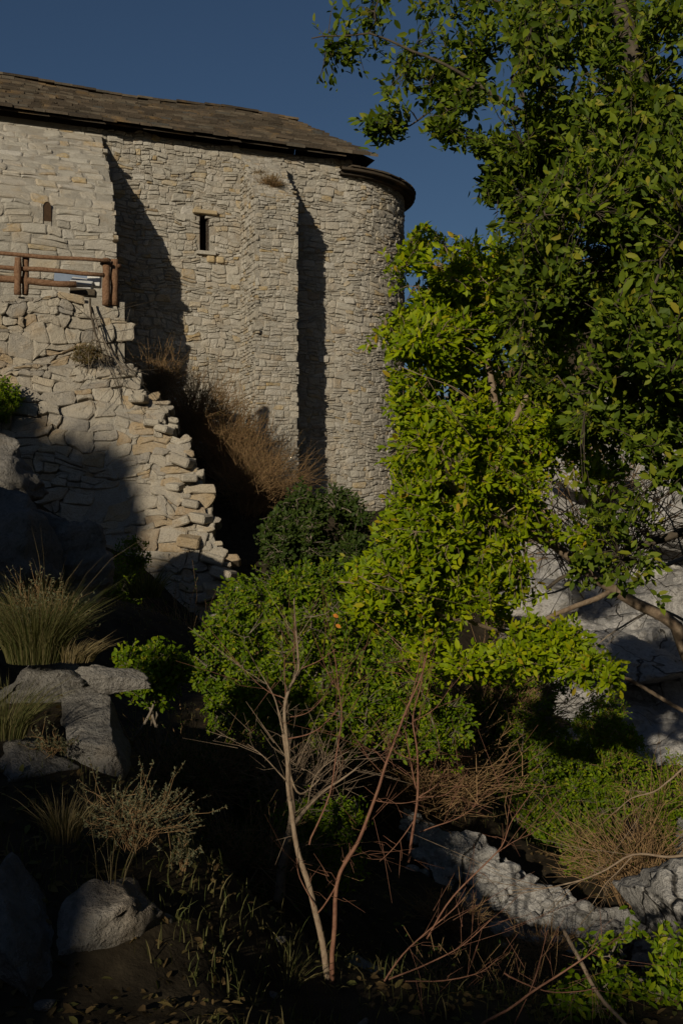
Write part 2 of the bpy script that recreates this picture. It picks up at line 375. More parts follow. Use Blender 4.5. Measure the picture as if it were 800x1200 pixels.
# buttresses: profile d(z), side positions ta,tb
def buttress(ta, tb, prof, zb, seed, count, hole=None, ch=(.07,.21), cw=(.10,.38), sm='church_stone'):
    def d(z): return float(np.interp(-z, [-q[0] for q in prof], [q[1] for q in prof]))
    zs = sorted({zb, *[q[0] for q in prof]}); b = MB(); e = .035
    for i, z in enumerate(zs):
        x = max(.01, d(z)-e)
        b.v += [tuple(CW(ta+e, z, x)), tuple(CW(tb-e, z, x)), tuple(CW(tb-e, z, -.1)), tuple(CW(ta+e, z, -.1))]
    for i in range(len(zs)-1):
        a, c = 4*i, 4*i+4
        b.f += [(a,a+1,c+1,c), (a+1,a+2,c+2,c+1), (a+3,a,c,c+3)]
    b.f += [(4*len(zs)-4, 4*len(zs)-3, 4*len(zs)-2, 4*len(zs)-1)]
    part = b.build('buttress', M['mortar'], church)
    # front surface by true length along the profile
    top = prof[0][0]; L = [0]; Z = [top]; z = top
    while z > zb: z -= .1; L.append(L[-1] + math.hypot(.1, d(z)-d(z+.1))); Z.append(z)
    LT = L[-1]
    def S(u, v): u = min(max(u, ta), tb); zz = float(np.interp(LT-v, L, Z)); return CW(u, zz, d(zz))
    st = masonry(S, ta, tb, 0, LT, ch, cw, lambda u, v: ta+.02 < u < tb-.02 and not (hole and hole(u, S(u, v).z)), seed, .045, (-.03,.012))
    lay(st, M[sm], part, count)
    for side, t in ((-1, ta), (1, tb)):
        def Ss(u, v, t=t, side=side): return CW(t, v, (u if side > 0 else u)) if side < 0 else CW(t, v, -u)
        mx = max(q[1] for q in prof)
        if side < 0: st = masonry(Ss, 0, mx, zb, top, ch, cw, lambda u, v: .02 < u < d(v)-.08, seed+3, .02, (-.02,.02))
        else: st = masonry(Ss, -mx, 0, zb, top, ch, cw, lambda u, v: .02 < -u < d(v)-.08, seed+3, .02, (-.02,.02))
        lay(st, M[sm], part, 0)
    return part
slit = (1.0, 1.22, 6.55, 7.3)
def near_slit(t, z): return abs(t-SLT) < .20 and SLZ-.44 < z < SLZ+.38
SLT, SLZ = 1.02, 7.55
b1 = buttress(-7.5, 2.75, [(ZE-.22,.12),(9.9,.75),(8.8,1.85),(7.7,2.55),(3.0,2.75)], 3.0, 21, 60, near_slit, (.16,.34), (.28,.75))
bb = MB()                             # round-headed slit: dark panel just behind the face, its inner shade painted
dd = float(np.interp(-SLZ, [-(ZE-.22),-9.9,-8.8,-7.7,-3.0], [.12,.75,1.85,2.55,2.75]))
hp = [(-.10,-.38),(.10,-.38),(.10,.22),(.06,.30),(0,.33),(-.06,.30),(-.10,.22)]
bb.add([CW(SLT+a, SLZ+c, dd-.028) for a, c in hp], [tuple(range(7))])
bb.add([CW(SLT+a, SLZ+c, dd-.002) for a, c in hp]+[CW(SLT+a, SLZ+c, dd-.05) for a, c in hp], [(i, (i+1)%7, 7+(i+1)%7, 7+i) for i in range(7)])
bb.build('slit_panel', M['opening_shade'], b1)
b2 = buttress(6.77, 8.05, [(10.62,.06),(9.0,1.58),(0,1.66)], -1, 22, 60)

# roof
ridge_d, ZR = -4.0, 13.4
def roofpt(t, k):      # k 0 at the eave, 1 at the ridge
    te = 10.95; tr = 9.95
    d = .42*(1-k) + ridge_d*k; z = (ZE+.05)*(1-k) + ZR*k
    z += .10*math.sin(t*.9+1)*k*.6
    return CW(t, z, d), te*(1-k)+tr*k
b = MB(); TS = [-8+i*.6 for i in range(31)]
rows = 2
pts = []
for k in (0, 1):
    for t in TS:
        p, tm = roofpt(min(t, 99), k)
        tt = min(t, tm); p, _ = roofpt(tt, k); pts.append(p - Vector((0,0,.06)))
m = len(TS); up = [p + Vector((0,0,.05)) for p in pts]; b.v = [tuple(p) for p in pts+up]
for i in range(m-1):
    b.f += [(i+1, i, m+i, m+i+1), (2*m+i, 2*m+i+1, 3*m+i+1, 3*m+i), (i, i+1, 2*m+i+1, 2*m+i)]
b.f.append((m-1, 3*m-1, 4*m-1, 2*m-1))
# rear slope
q0 = [CW(-8,ZR-.03,ridge_d), CW(9.95,ZR-.03,ridge_d), CW(10.9,ZE,-8.4), CW(-8,ZE,-8.4)]
b.add(q0+[p+Vector((0,0,.08)) for p in q0], [(3,2,1,0),(4,5,6,7),(2,3,7,6)])
# hipped end over the apse arch
b.add([CW(9.95,ZR-.02,ridge_d), CW(10.95,ZE-.01,.42), CW(10.95,ZE-.01,-8.4)], [(0,1,2)])
roof = b.build('roof', M['lauze'], church)
rg = random.Random(5); bs = MB(); nrow = 17
for r_ in range(nrow):
    k0 = r_/nrow; k1 = min(1.0, (r_+1.7)/nrow); t = -4.6 + rg.random()*.3
    tm = roofpt(0, k0)[1]
    while t < tm:
        w_ = rg.uniform(.28, .62); tt = min(t+w_-.012, tm+.05); th = rg.uniform(.045, .10)
        dk = rg.uniform(-.2, .2)/nrow; lift = rg.uniform(0, .04)
        A = roofpt(t, max(-.02, k0+dk) if r_ else k0-.03+dk*.6)[0]; B = roofpt(tt, max(-.02, k0+dk) if r_ else k0-.03+dk*.6+rg.uniform(-.004,.004))[0]
        C_ = roofpt(tt, k1)[0]; E = roofpt(t, k1)[0]
        lo = Vector((0,0,.055+lift)); base = [A+lo, B+lo, C_+Vector((0,0,-.005)), E+Vector((0,0,-.005))]
        pp = base+[A+lo+Vector((0,0,th)), B+lo+Vector((0,0,th+rg.uniform(-.01,.01))), C_+Vector((0,0,th)), E+Vector((0,0,th))]
        if r_ == 0:
            x = MB(); x.hexa(pp); x.build('eave_slab', M['lauze'], roof)
        else: bs.hexa(pp)
        t += w_
t = -4.6
while t < 9.9:                    # ridge slabs
    w_ = rg.uniform(.35, .6); p = roofpt(t+w_/2, 1)[0]
    bs.box(p+Vector((0,0,.08+rg.uniform(0,.03))), (w_/2, .22, .035), (WD, WN, Vector((0,0,1)))); t += w_
tag(bs.build('roof_slabs', M['lauze'], roof), kind='stuff')
bs = MB()                              # apse roof slabs round the rim
for ring in range(6):
    rr0 = RA+.40-ring*.5; z0 = 10.57+ring*.10; u = 0
    while u < math.pi:
        du = rg.uniform(.3, .55)/max(rr0, .8); e = min(math.pi+.05, u+du-.006); q = []
        for zz in (0, rg.uniform(.035, .06)):
            for (r_, th, hz) in ((rr0+rg.uniform(-.03,.03), u, 0), (rr0, e, 0), (max(.1, rr0-.62), e, .10), (max(.1, rr0-.62), u, .10)):
                d = -WN*math.cos(th)+WD*math.sin(th); q.append(c*1 + d*r_ + Vector((0,0,z0+hz+zz-.0)))
        bs.hexa(q); u += du
tag(bs.build('roof_slabs', M['lauze'], apr), kind='stuff')

# ------------------------------------------------------------------ terrace and its retaining wall
def TY(u, v):
    y = 22 + .28*(u+4.62) if u < -4.62 else 22 + .06*(u+4.62)
    s = min(1, max(0, (3.12-v)/.12)); y -= .32*s*min(1, max(0, (u+7.4)/.8))
    if v < 3.1: y -= (3.1-v)*.46
    return y
def TS_(u, v): return Vector((u, TY(u, v), v))
EDG = [(330,148),(428,148),(432,150),(455,168),(480,190),(500,196),(515,208),(540,216),(560,228),(590,236),(610,246),(650,260),(690,268),(740,272),(790,268),(900,262)]
def right_edge(v):
    y = TY(-4, v); py = 600-1200*v/y; px = float(np.interp(py, [q[0] for q in EDG], [q[1] for q in EDG]))
    return (px-400)/1200*TY((px-400)/1200*y, v)
ZT = 4.52
def top_of(u): return ZT + .05 - .22*max(0, min(1, (u+6.2)/1.0))
terr = empty('retaining_wall', (-5, 21.5, -2), 'rough grey and tan rubble retaining wall below the wooden railing, its right end broken and ragged', 'wall')
b = MB(); vs = [-3.4+i*.22 for i in range(int((ZT+3.4)/.22)+1)]
for v in vs:
    xr = right_edge(v)-.05; us = [-13, -9, -7, -5.4, xr]
    us = [min(u, xr) for u in us]
    for u in us: b.v.append((u, TY(u, v)+.09, v))
    b.v.append((xr-.55, TY(xr, v)+1.3, v)); b.v.append((-13, TY(-13, v)+1.6, v))
m = 7
for i in range(len(vs)-1):
    for j in range(m-1): b.f.append((i*m+j, i*m+j+1, (i+1)*m+j+1, (i+1)*m+j))
b.f.append(tuple((len(vs)-1)*m+j for j in range(m)))
core = b.build('wall_core', M['mortar'], terr)
eg = random.Random(3)
def in_t(u, v):
    if v > top_of(u): return False
    return u < right_edge(v) + .12*noise.noise(Vector((v*2.1, 5, 0)))
st = masonry(TS_, -8.2, -1.2, -3.0, ZT+.1, (.09,.34), (.14,.56), in_t, 31, .12, (-.035,.06), .14, .005, .30)
stl = [s for s in st]
# small filler stones along the ragged edge, standing out unevenly
st2 = masonry(lambda u, v: Vector((u, TY(u, v)+.12, v)), -4.9, -1.2, -3.0, 3.1, (.10,.22), (.15,.40), lambda u, v: right_edge(v)-.9 < u < right_edge(v)+.10, 32, .06, (-.02,.16), .3, .02, .3)
lay(stl, M['terrace_stone'], core, 285)
bq = MB(); [bq.add(s[1], s[2]) for s in st2]
tag(bq.build('broken_edge_stones', M['terrace_stone'], core), kind='stuff')
# rusty-coloured gaps where stones have fallen: angular blocks leaning out of the edge
for (px, py, s) in [(163,468,.16),(178,497,.15),(192,503,.15),(214,540,.2),(221,560,.15),(205,570,.14),(224,590,.15),(235,607,.18),(214,610,.16),(222,634,.2),(248,655,.2),(252,690,.2),(240,700,.17),(262,672,.2),(212,535,.12),(252,725,.22)]:
    y = TY(-3, (600-py)/1200*19.5)-.06; p = P(px, py, y); x = MB()
    ax = Matrix.Rotation(eg.uniform(-.5,.5), 3, 'Z') @ Matrix.Rotation(eg.uniform(-.35,.35), 3, 'Y') @ Matrix.Rotation(eg.uniform(-.3,.3), 3, 'X')
    x.box(p, (s*1.1, s*1.0, s*.5), [ax.col[i] for i in range(3)])
    o = x.build('stone', M['terrace_stone'], core); md = o.modifiers.new('bevel', 'BEVEL'); md.width = .03
# terrace floor
b = MB()
tp = [(-15,20.2),(-4.75,22.6),(-6.9,28.1),(-17,24.4)]
b.hexa([Vector((x,y,-2)) for x, y in tp]+[Vector((x,y,ZT-.06)) for x, y in tp])
tag(b.build('terrace', M['soil']), kind='structure')
# fallen dark slope between terrace and church
# ------------------------------------------------------------------ wooden railing and things on the terrace
rail = empty('wooden_railing', (-5.5, 21.6, ZT), 'brown log railing with round posts on top of the terrace wall', 'railing')
def log(px0, py0, px1, py1, Y0, Y1, r, name, n=8, seg=7, mat_='log'):
    b = MB(); A, B = P(px0, py0, Y0), P(px1, py1, Y1)
    pts = [A.lerp(B, i/seg) + Vector((0, .012*math.sin(i*2.1+px0), .014*math.sin(i*1.7+py0))) for i in range(seg+1)]
    b.tube(pts, [r*(1+.08*math.sin(i*1.3+px0)) for i in range(seg+1)], n); return b.build(name, M[mat_], rail, True)
log(-60, 293, 127, 306, 21.05, 21.72, .045, 'top_rail'); log(-60, 308, 122, 322, 21.1, 21.8, .05, 'rail'); log(-60, 322, 90, 334, 21.15, 21.75, .075, 'rail')
for px, Y, r in ((21,21.35,.075),(30,21.5,.07),(124.5,21.85,.085),(134,22.0,.085)):
    log(px, 345 if px < 100 else 357, px+.6, 301 if px < 100 else 303, Y, Y, r, 'post', 10)
log(119, 309, 141, 312, 21.8, 22.05, .05, 'cross_piece')
def block(name, px, py, Y, e, rz, ry, mt, label, cat, rx=0):
    ax = Matrix.Rotation(rz, 3, 'Z') @ Matrix.Rotation(ry, 3, 'Y') @ Matrix.Rotation(rx, 3, 'X'); b = MB()
    b.box(P(px, py, Y), e, [ax.col[i] for i in range(3)]); o = b.build(name, M[mt])
    md = o.modifiers.new('bevel', 'BEVEL'); md.width = .02; md.segments = 2
    return tag(o, label, cat)
block('stone_block', 96, 334, 22.3, (.24, .20, .10), .1, .12, 'white_stone', 'tilted white stone block behind the lower rail, nearest the blue-grey sheet', 'block', .5)
block('stone_block', 111, 329, 22.5, (.14, .14, .14), .1, .05, 'white_stone', 'squarer white block beside the double post of the railing', 'block')
block('metal_sheet', 86, 326, 23.2, (.42, .02, .14), .12, .03, 'blue_sheet', 'blue-grey sheet leaning behind the rails of the terrace', 'sheet', -.3)
block('dark_slab', 98, 343, 22.2, (.27, .14, .07), .1, .06, 'dark_bark', 'dark slab under the tilted white block', 'sack')  # plain dark box under the tilted white block

# ------------------------------------------------------------------ rocks
def ico(sub):
    import bmesh
    bm = bmesh.new(); bmesh.ops.create_icosphere(bm, subdivisions=sub, radius=1)
    v = np.array([q.co[:] for q in bm.verts]); f = [tuple(q.index for q in p.verts) for p in bm.faces]; bm.free(); return v, np.array(f)
ICO = {k: ico(k) for k in (2, 3, 5)}
def rock_shape(c, size, seed, sub=5, cuts=9, rough=.12, rz=None):
    rg = np.random.RandomState(seed); v, f = ICO[sub]; v = v.copy()
    for k in range(cuts):
        n = rg.normal(size=3); n /= np.linalg.norm(n); d = rg.uniform(.42, .8)
        s = v@n - d; v -= np.outer(np.where(s > 0, s, 0)*.98, n)
    o = Vector((seed*1.7, seed*.3, 2)); q = np.empty(len(v))
    for i, p in enumerate(v):
        pv = Vector(p)
        q[i] = rough*(noise.fractal(pv*1.6+o, 1, 2.1, 4 if sub < 5 else 6) + .5*(abs(noise.noise(Vector((p[0]*2, p[1]*2, p[2]*5))+o)))) 
    if sub == 5:
        bed = v[:,2]*4.2 + v[:,0]*.9 + .9*np.array([noise.noise(Vector(p)*1.3+o) for p in v]); fr = bed-np.floor(bed)
        q = q - .055*np.clip(1-np.abs(fr-.5)*5.5, 0, 1) + .03*(np.floor(bed) % 3 - 1)
    v *= (1+q)[:, None]; v *= np.array(size)
    a = rg.uniform(0, 6.28) if rz is None else rz
    v = v@np.array([[math.cos(a), math.sin(a), 0], [-math.sin(a), math.cos(a), 0], [0, 0, 1]])
    return v + np.array(c), f
def rock(name, px, py, Y, size, seed, label, mt='limestone', group=None, rz=None, sub=5, rough=.14, cat='rock'):
    v, f = rock_shape(P(px, py, Y), [q*1.22 for q in size], seed, sub, 16, rough, rz)
    return tag(mesh(name, v, f, M[mt], smooth=False), label, cat, group)
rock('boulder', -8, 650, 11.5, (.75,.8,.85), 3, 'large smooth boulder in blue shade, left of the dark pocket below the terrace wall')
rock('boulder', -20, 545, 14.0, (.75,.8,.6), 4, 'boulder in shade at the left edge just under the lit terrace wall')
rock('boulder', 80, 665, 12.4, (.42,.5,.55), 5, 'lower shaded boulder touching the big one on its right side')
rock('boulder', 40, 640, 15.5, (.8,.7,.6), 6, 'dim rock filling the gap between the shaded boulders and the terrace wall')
rock('boulder', 112, 884, 5.3, (.24,.34,.33), 7, 'pale flat topped rock below the grassy tuft, its top sunlit and face in shade', rz=.3)
rock('boulder', 48, 812, 5.7, (.27,.34,.13), 8, 'low sunlit slab of rock under the big grass tuft')
rock('boulder', 128, 800, 5.5, (.11,.18,.09), 9, 'crumbly sunlit rock lip at the right end of the slab')
rock('boulder', -5, 975, 4.5, (.26,.32,.24), 10, 'rock at the left edge with a sunlit corner', rz=.1)
rock('boulder', 45, 905, 4.9, (.20,.3,.16), 13, 'small sloping rock wedged between the edge rock and the flat topped one')
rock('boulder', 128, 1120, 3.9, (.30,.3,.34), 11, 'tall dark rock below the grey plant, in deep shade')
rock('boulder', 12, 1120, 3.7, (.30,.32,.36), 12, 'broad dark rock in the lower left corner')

# pale limestone slope behind the tree
nu, nv = 90, 90; V = []
for j in range(nv):
    for i in range(nu):
        px = 570+i/(nu-1)*420; py = 455+j/(nv-1)*505
        Y = float(np.interp(py, [455,560,660,740,865,960], [29,26,24,21.5,17.5,15.5])) + .010*abs(px-720)*(1 if px < 720 else -.6)
        if px < 640: Y += ((640-px)/70)**2*2.0
        p = P(px, py, Y); q = p*.55
        dsp = 1.0*abs(noise.noise(q)) + .55*noise.fractal(p*1.1, .9, 2.1, 5) + .35*round(noise.noise(Vector((p.x*.3, p.y*.3, p.z*1.6)))*3)/3
        V.append(p + Vector((-.25,-.85,.35))*dsp)
F = [(j*nu+i, (j+1)*nu+i, (j+1)*nu+i+1, j*nu+i+1) for j in range(nv-1) for i in range(nu-1)]
tag(mesh('rock_slope', V, F, M['pale_rock']), kind='structure')
LBL = ['pale limestone ledge high on the slope behind the tree', 'pale limestone block at the right edge, level with the church foot', 'pale rock low on the slope just above the olive scrub',
       'pale rock at the left end of the slope beside the bright tree', 'pale block at the right edge above the ruined wall', 'pale block in the lower right corner']
for k, (px, py, Y, sx, sz) in enumerate([(690,560,25,1.3,.7),(800,600,22.5,1.4,.9),(740,780,19,1.2,.6),(640,700,22,.9,.6),(838,980,9.5,.4,.6),(832,1090,7,.3,.4)]):
    rock('limestone_rock', px, py, Y, (sx, 1.2, sz), 40+k, LBL[k], 'pale_rock', rz=.2*math.sin(k*3), rough=.18)

# ruined stone bank crossing the lower right
bank = empty('ruined_wall', P(620, 1070, 8.5), 'low ruined stone wall running down to the right, its crest partly sunlit', 'wall')
path = [(478,955,9.4),(520,972,9.2),(560,992,9.0),(600,1018,8.8),(640,1042,8.6),(690,1068,8.4),(740,1086,8.2),(790,1100,8.0)]
b = MB(); k = 0
prof_ = [(.75,-.9),(.55,-.25),(.30,.02),(.05,.07),(-.12,.0),(-.24,-.14),(-.36,-.30),(-.52,-.46),(-.75,-.62),(-1.0,-.85)]
V = []; F = []; nt_ = 110; mp = 46
for i in range(nt_):
    t = i/(nt_-1)*(len(path)-1); i0 = min(int(t), len(path)-2); q = t-i0; c0 = P(*path[i0]).lerp(P(*path[i0+1]), q)
    for j in range(mp):
        u = j/(mp-1)*(len(prof_)-1); j0 = min(int(u), len(prof_)-2); w_ = u-j0
        dy = prof_[j0][0]*(1-w_)+prof_[j0+1][0]*w_; dz = prof_[j0][1]*(1-w_)+prof_[j0+1][1]*w_
        p = c0 + Vector((-.25*dz, dy*.8, dz*.8)); n1 = noise.fractal(p*1.7, .9, 2.2, 5); ce = noise.cell(p*5.5)
        V.append(p + Vector((.02, -.09, .10))*(n1*1.6+ .22*ce) + Vector((.05*noise.noise(p*6), 0, .07*noise.noise(p*4))))
F = [(i*mp+j, i*mp+j+1, (i+1)*mp+j+1, (i+1)*mp+j) for i in range(nt_-1) for j in range(mp-1)]
mesh('rubble_core', V, F, M['pale_rock'], bank)
rg = random.Random(12)
for i in range(230):
    t = rg.random()*(len(path)-1); i0 = min(int(t), len(path)-2); q = t-i0
    a = [path[i0][j]*(1-q)+path[i0+1][j]*q for j in range(3)]
    dy = abs(rg.gauss(0, 1))*34; s = rg.uniform(.03, .10)
    v, f = rock_shape(P(a[0]+rg.uniform(-8,8), a[1]+dy+rg.uniform(0,6), a[2]-dy*.007-.02), (s*1.2, s, s*.7), 200+i, 2, 6, .12)
    mesh('stone', v, f, M['pale_rock'], bank)

# loose stones over the near ground
v_all = []; f_all = []; off = 0; rr = random.Random(8)
for i in range(60):
    Y = 2.6+rr.random()**1.6*16; px = rr.uniform(-60, 860); x = (px-400)/1200*Y; s = rr.uniform(.012, .045)
    v, f = rock_shape((x, Y, ground(x, Y)+s*.2), (s*1.3, s, s*.7), i % 40, 2, 5, .12)
    v_all.append(v); f_all.append(f+off); off += len(v)
tag(mesh('loose_stones', np.concatenate(v_all), np.concatenate(f_all), M['limestone']), 'scattered limestone chips on the ground', kind='stuff')

# ------------------------------------------------------------------ plants
def leaf_tpl(wd, fold=.25, droop=.12):
    y = [0, .3, .68, 1]; W = [0, wd, wd*.92, 0]; v = []
    for i in range(4): v.append((0, y[i], -droop*y[i]**2))
    for s in (-1, 1):
        for i in (1, 2): v.append((s*W[i]/2, y[i], -droop*y[i]**2+fold*W[i]/2))
    f = [(0,1,4),(1,5,4),(1,2,5),(2,3,5),(0,6,1),(1,6,7),(1,7,2),(2,7,3)]
    return np.array(v), np.array(f)
def norm(a): return a/np.maximum(np.linalg.norm(a, axis=-1, keepdims=True), 1e-9)
def leaves(pos, dirn, nrm, size, tpl):
    v, f = tpl; d = norm(dirn); s = norm(np.cross(d, nrm)); n = np.cross(s, d)
    V = (pos[:,None,:] + size[:,None,None]*(v[None,:,0:1]*s[:,None,:] + v[None,:,1:2]*d[:,None,:] + v[None,:,2:3]*n[:,None,:]))
    F = f[None] + (np.arange(len(pos))*len(v))[:,None,None]
    return V.reshape(-1,3), F.reshape(-1,3)
def thin_tubes(A, Bm, B, r0, r1):     # three-sided two-segment twigs, all at once
    t = norm(B-A); a = norm(np.cross(t, np.array([.31,.27,.91]))); b = np.cross(t, a); V = []
    for p, r in ((A, r0), (Bm, (r0+r1)/2), (B, r1)):
        for k in range(3):
            g = 2.094*k; V.append(p + (a*math.cos(g)+b*math.sin(g))*np.asarray(r).reshape(-1,1))
    V = np.stack(V, 1); f = []
    for i in (0, 3):
        for k in range(3):
            k2 = (k+1) % 3; f += [(i+k, i+k2, i+3+k2), (i+k, i+3+k2, i+3+k)]
    F = np.array(f)[None] + (np.arange(len(A))*9)[:,None,None]
    return V.reshape(-1,3), F.reshape(-1,3)
def sample(blobs, n, rs, gapf=0, gapt=-1):
    wt = np.array([b[6] for b in blobs], float); wt /= wt.sum(); out = []
    while len(out) < n:
        b = blobs[rs.choice(len(blobs), p=wt)]; d = rs.normal(size=3); d /= np.linalg.norm(d); r = rs.rand()**(1/2.6)*(1.28 if rs.rand() < .09 else 1)
        Y = b[4]+d[1]*r*b[5]; p = P(b[0]+d[0]*r*b[2], b[1]+d[2]*r*b[3], Y)
        if gapf and noise.noise(p*gapf) < gapt: continue
        out.append(p)
    return np.array(out)
def nearest(nodes, pts):
    idx = np.empty(len(pts), int)
    for i in range(0, len(pts), 400):
        d = ((pts[i:i+400,None,:]-nodes[None])**2).sum(2); idx[i:i+400] = d.argmin(1)
    return idx
def plant(name, label, cat, base, limbs, blobs, nbranch, nsprig, leaf=(.05,.4), k=9, lm='leaf_bright', bm='bark', seed=1, gap=(0,-1), group=None,
          parts=0, droop=.1, twig_r=.0022, br_r=.012, spread=.85, trunk='trunk', sprig_len=.13, upl=.35, one=False):
    rs = np.random.RandomState(seed); rg = random.Random(seed)
    root = empty(name, base, label, cat, group)
    nodes = []; tb = MB()
    for L in limbs:
        pts = [Vector(q) for q in L[0]]; r0, r1 = L[1]; fine = []
        for i in range(len(pts)-1):
            m = 5
            for j in range(m):
                q = j/m; p = pts[i].lerp(pts[i+1], q)
                fine.append(p + Vector([noise.noise(p*3+Vector((s*7., 0, seed)))*.035 for s in range(3)])*(1 if (i or j) else 0))
        fine.append(pts[-1]); m = len(fine)
        x = MB(); x.tube(fine, [r0+(r1-r0)*(i/(m-1))**.8 for i in range(m)], 8); nodes += [tuple(p) for p in fine]
        x.build(trunk, M[bm], root, True)
    nodes = np.array(nodes)
    att = sample(blobs, nbranch, rs, *gap)
    order = np.argsort(((att-np.array(base))**2).sum(1)); bb_ = MB()
    for i in order:
        p = att[i]; j = int(((nodes-p)**2).sum(1).argmin()); a = nodes[j]; L = np.linalg.norm(p-a)
        if L < .03: continue
        q = [a + (p-a)*t + rs.normal(size=3)*L*.06*(t*(1-t)*4) + np.array([0,0,L*.10*(t*(1-t)*4)]) for t in (0,.2,.4,.6,.8,1)]
        bb_.tube(q, [br_r*min(1.5, .35+L)*(1-.75*t) for t in (0,.2,.4,.6,.8,1)], 5, False)
        nodes = np.concatenate([nodes, np.array(q[1:])])
    if bb_.v: tag(bb_.build('branches', M[bm], root, True), kind='stuff')
    if nsprig:
        tips = sample(blobs, nsprig, rs, *gap); j = nearest(nodes, tips); A = nodes[j]; L = np.linalg.norm(tips-A, axis=1, keepdims=True)
        mid = (A+tips)/2 + rs.normal(size=A.shape)*L*.10 + np.array([0,0,1])*L*.06
        V, F = thin_tubes(A, mid, tips, np.full(len(A), twig_r*1.5), np.full(len(A), twig_r*.6))
        tag(mesh('twigs', V, F, M[bm], root), kind='stuff')
        t = norm(norm(tips-mid) + rs.normal(size=A.shape)*.35 + np.array([-.05,-.25,upl])); a = norm(np.cross(t, rs.normal(size=A.shape))); bb2 = np.cross(t, a)
        pos = []; dr = []; nr = []; sz = []; ph = rs.rand(len(A))*6.28
        for i in range(k):
            f = i/max(1, k-1); g = ph + i*2.4 + rs.normal(size=len(A))*.3; rad = a*np.cos(g)[:,None] + bb2*np.sin(g)[:,None]
            pos.append(tips - t*(sprig_len*(1-f)) + rad*.003 - (0)); dd_ = t*(.25+.75*f) + rad*spread*(1.15-.6*f) + rs.normal(size=A.shape)*.15
            dr.append(dd_); nr.append(t*.9 + np.array([-.3,-.8,.5]) + rs.normal(size=A.shape)*.42); sz.append(leaf[0]*rs.uniform(.45, 1.2, len(A)))
        pos, dr, nr, sz = map(np.concatenate, (pos, dr, nr, sz)); tpl = leaf_tpl(leaf[1], .25, droop)
        if parts:                     # the leaves that show largest are parts of their own
            px = 400+1200*pos[:,0]/pos[:,1]; py = 600-1200*pos[:,2]/pos[:,1]
            sc = sz/pos[:,1]*np.where((px > 0)&(px < 800)&(py > 0)&(py < 1200), 1, 0); pick = np.argsort(-sc)[:parts]
            keep = np.ones(len(pos), bool); keep[pick] = False; me = D.meshes.new('leaf'); me.from_pydata(tpl[0].tolist(), [], tpl[1].tolist()); me.materials.append(M[lm])
            for i in pick:
                d = Vector(dr[i]).normalized(); s = d.cross(Vector(nr[i])).normalized(); n = s.cross(d)
                o = D.objects.new('leaf', me); COL.objects.link(o); o.parent = root; z = sz[i]; l = Vector(pos[i])-Vector(base)
                o.matrix_basis = Matrix(((s.x*z,d.x*z,n.x*z,l.x),(s.y*z,d.y*z,n.y*z,l.y),(s.z*z,d.z*z,n.z*z,l.z),(0,0,0,1)))
            pos, dr, nr, sz = pos[keep], dr[keep], nr[keep], sz[keep]
        V, F = leaves(pos, dr, nr, sz, tpl); tag(mesh('foliage', V, F, M[lm], root), kind='stuff')
    return root
def G(px, Y, dz=0): x = (px-400)/1200*Y; return Vector((x, Y, ground(x, Y)+dz))

# big evergreen tree at the right, near the viewer
tb_ = Vector((2.35, 4.9, ground(2.35, 4.9)-.1))
plant('evergreen_tree', 'large olive-green evergreen tree filling the upper right, its sprays reaching over the sky', 'tree', tb_,
      [([tb_, P(905,900,4.9), P(870,600,4.8), P(840,350,4.7), P(760,120,4.8), P(700,-80,5.0)], (.10,.035)),
       ([P(850,430,4.8), P(740,300,4.9), P(660,200,5.1), P(600,90,5.3)], (.045,.015)),
       ([P(760,120,4.8), P(640,150,4.9), P(560,100,5.0), P(520,128,5.1), P(470,150,5.2)], (.022,.003)),
       ([P(560,100,5.0), P(500,70,5.0), P(430,40,5.0), P(365,45,5.0)], (.009,.003)),
       ([P(870,600,4.8), P(780,480,4.6), P(700,430,4.6)], (.04,.012)),
       ([P(880,650,4.8), P(800,620,4.7), P(720,650,4.7), P(640,690,4.8)], (.03,.008))],
      [(700,60,130,110,5.0,.9,3.4),(780,200,120,150,4.7,.9,5.5),(690,240,110,130,5.0,.9,5),(620,130,60,110,5.3,.5,1.2),(780,390,90,115,4.5,.8,4.0),(650,360,70,110,5.1,.5,2.6),
       (590,20,60,60,5.2,.4,.6),(500,35,55,60,5.2,.3,.27),(430,30,62,40,5.2,.3,.17),(395,75,38,36,5.1,.2,.07),(460,100,50,55,5.1,.2,.13),(440,142,30,16,5.1,.2,.09),(540,95,45,36,5.1,.3,.35),(520,150,26,12,5.0,.1,.09),
       (585,205,22,50,5.2,.3,.35),(560,165,16,10,5.1,.2,.08),(530,110,28,18,5.1,.2,.12),(800,530,50,60,4.4,.4,.9),(720,500,60,50,4.7,.4,.9),(730,600,50,30,4.5,.3,.07),(720,680,70,50,4.6,.3,.10),(690,560,30,40,4.5,.2,.06)],
      330, 5600, (.054,.40), 9, 'leaf_olive', 'dark_bark', 21, (3.0,-.03), parts=290, twig_r=.002, br_r=.010)
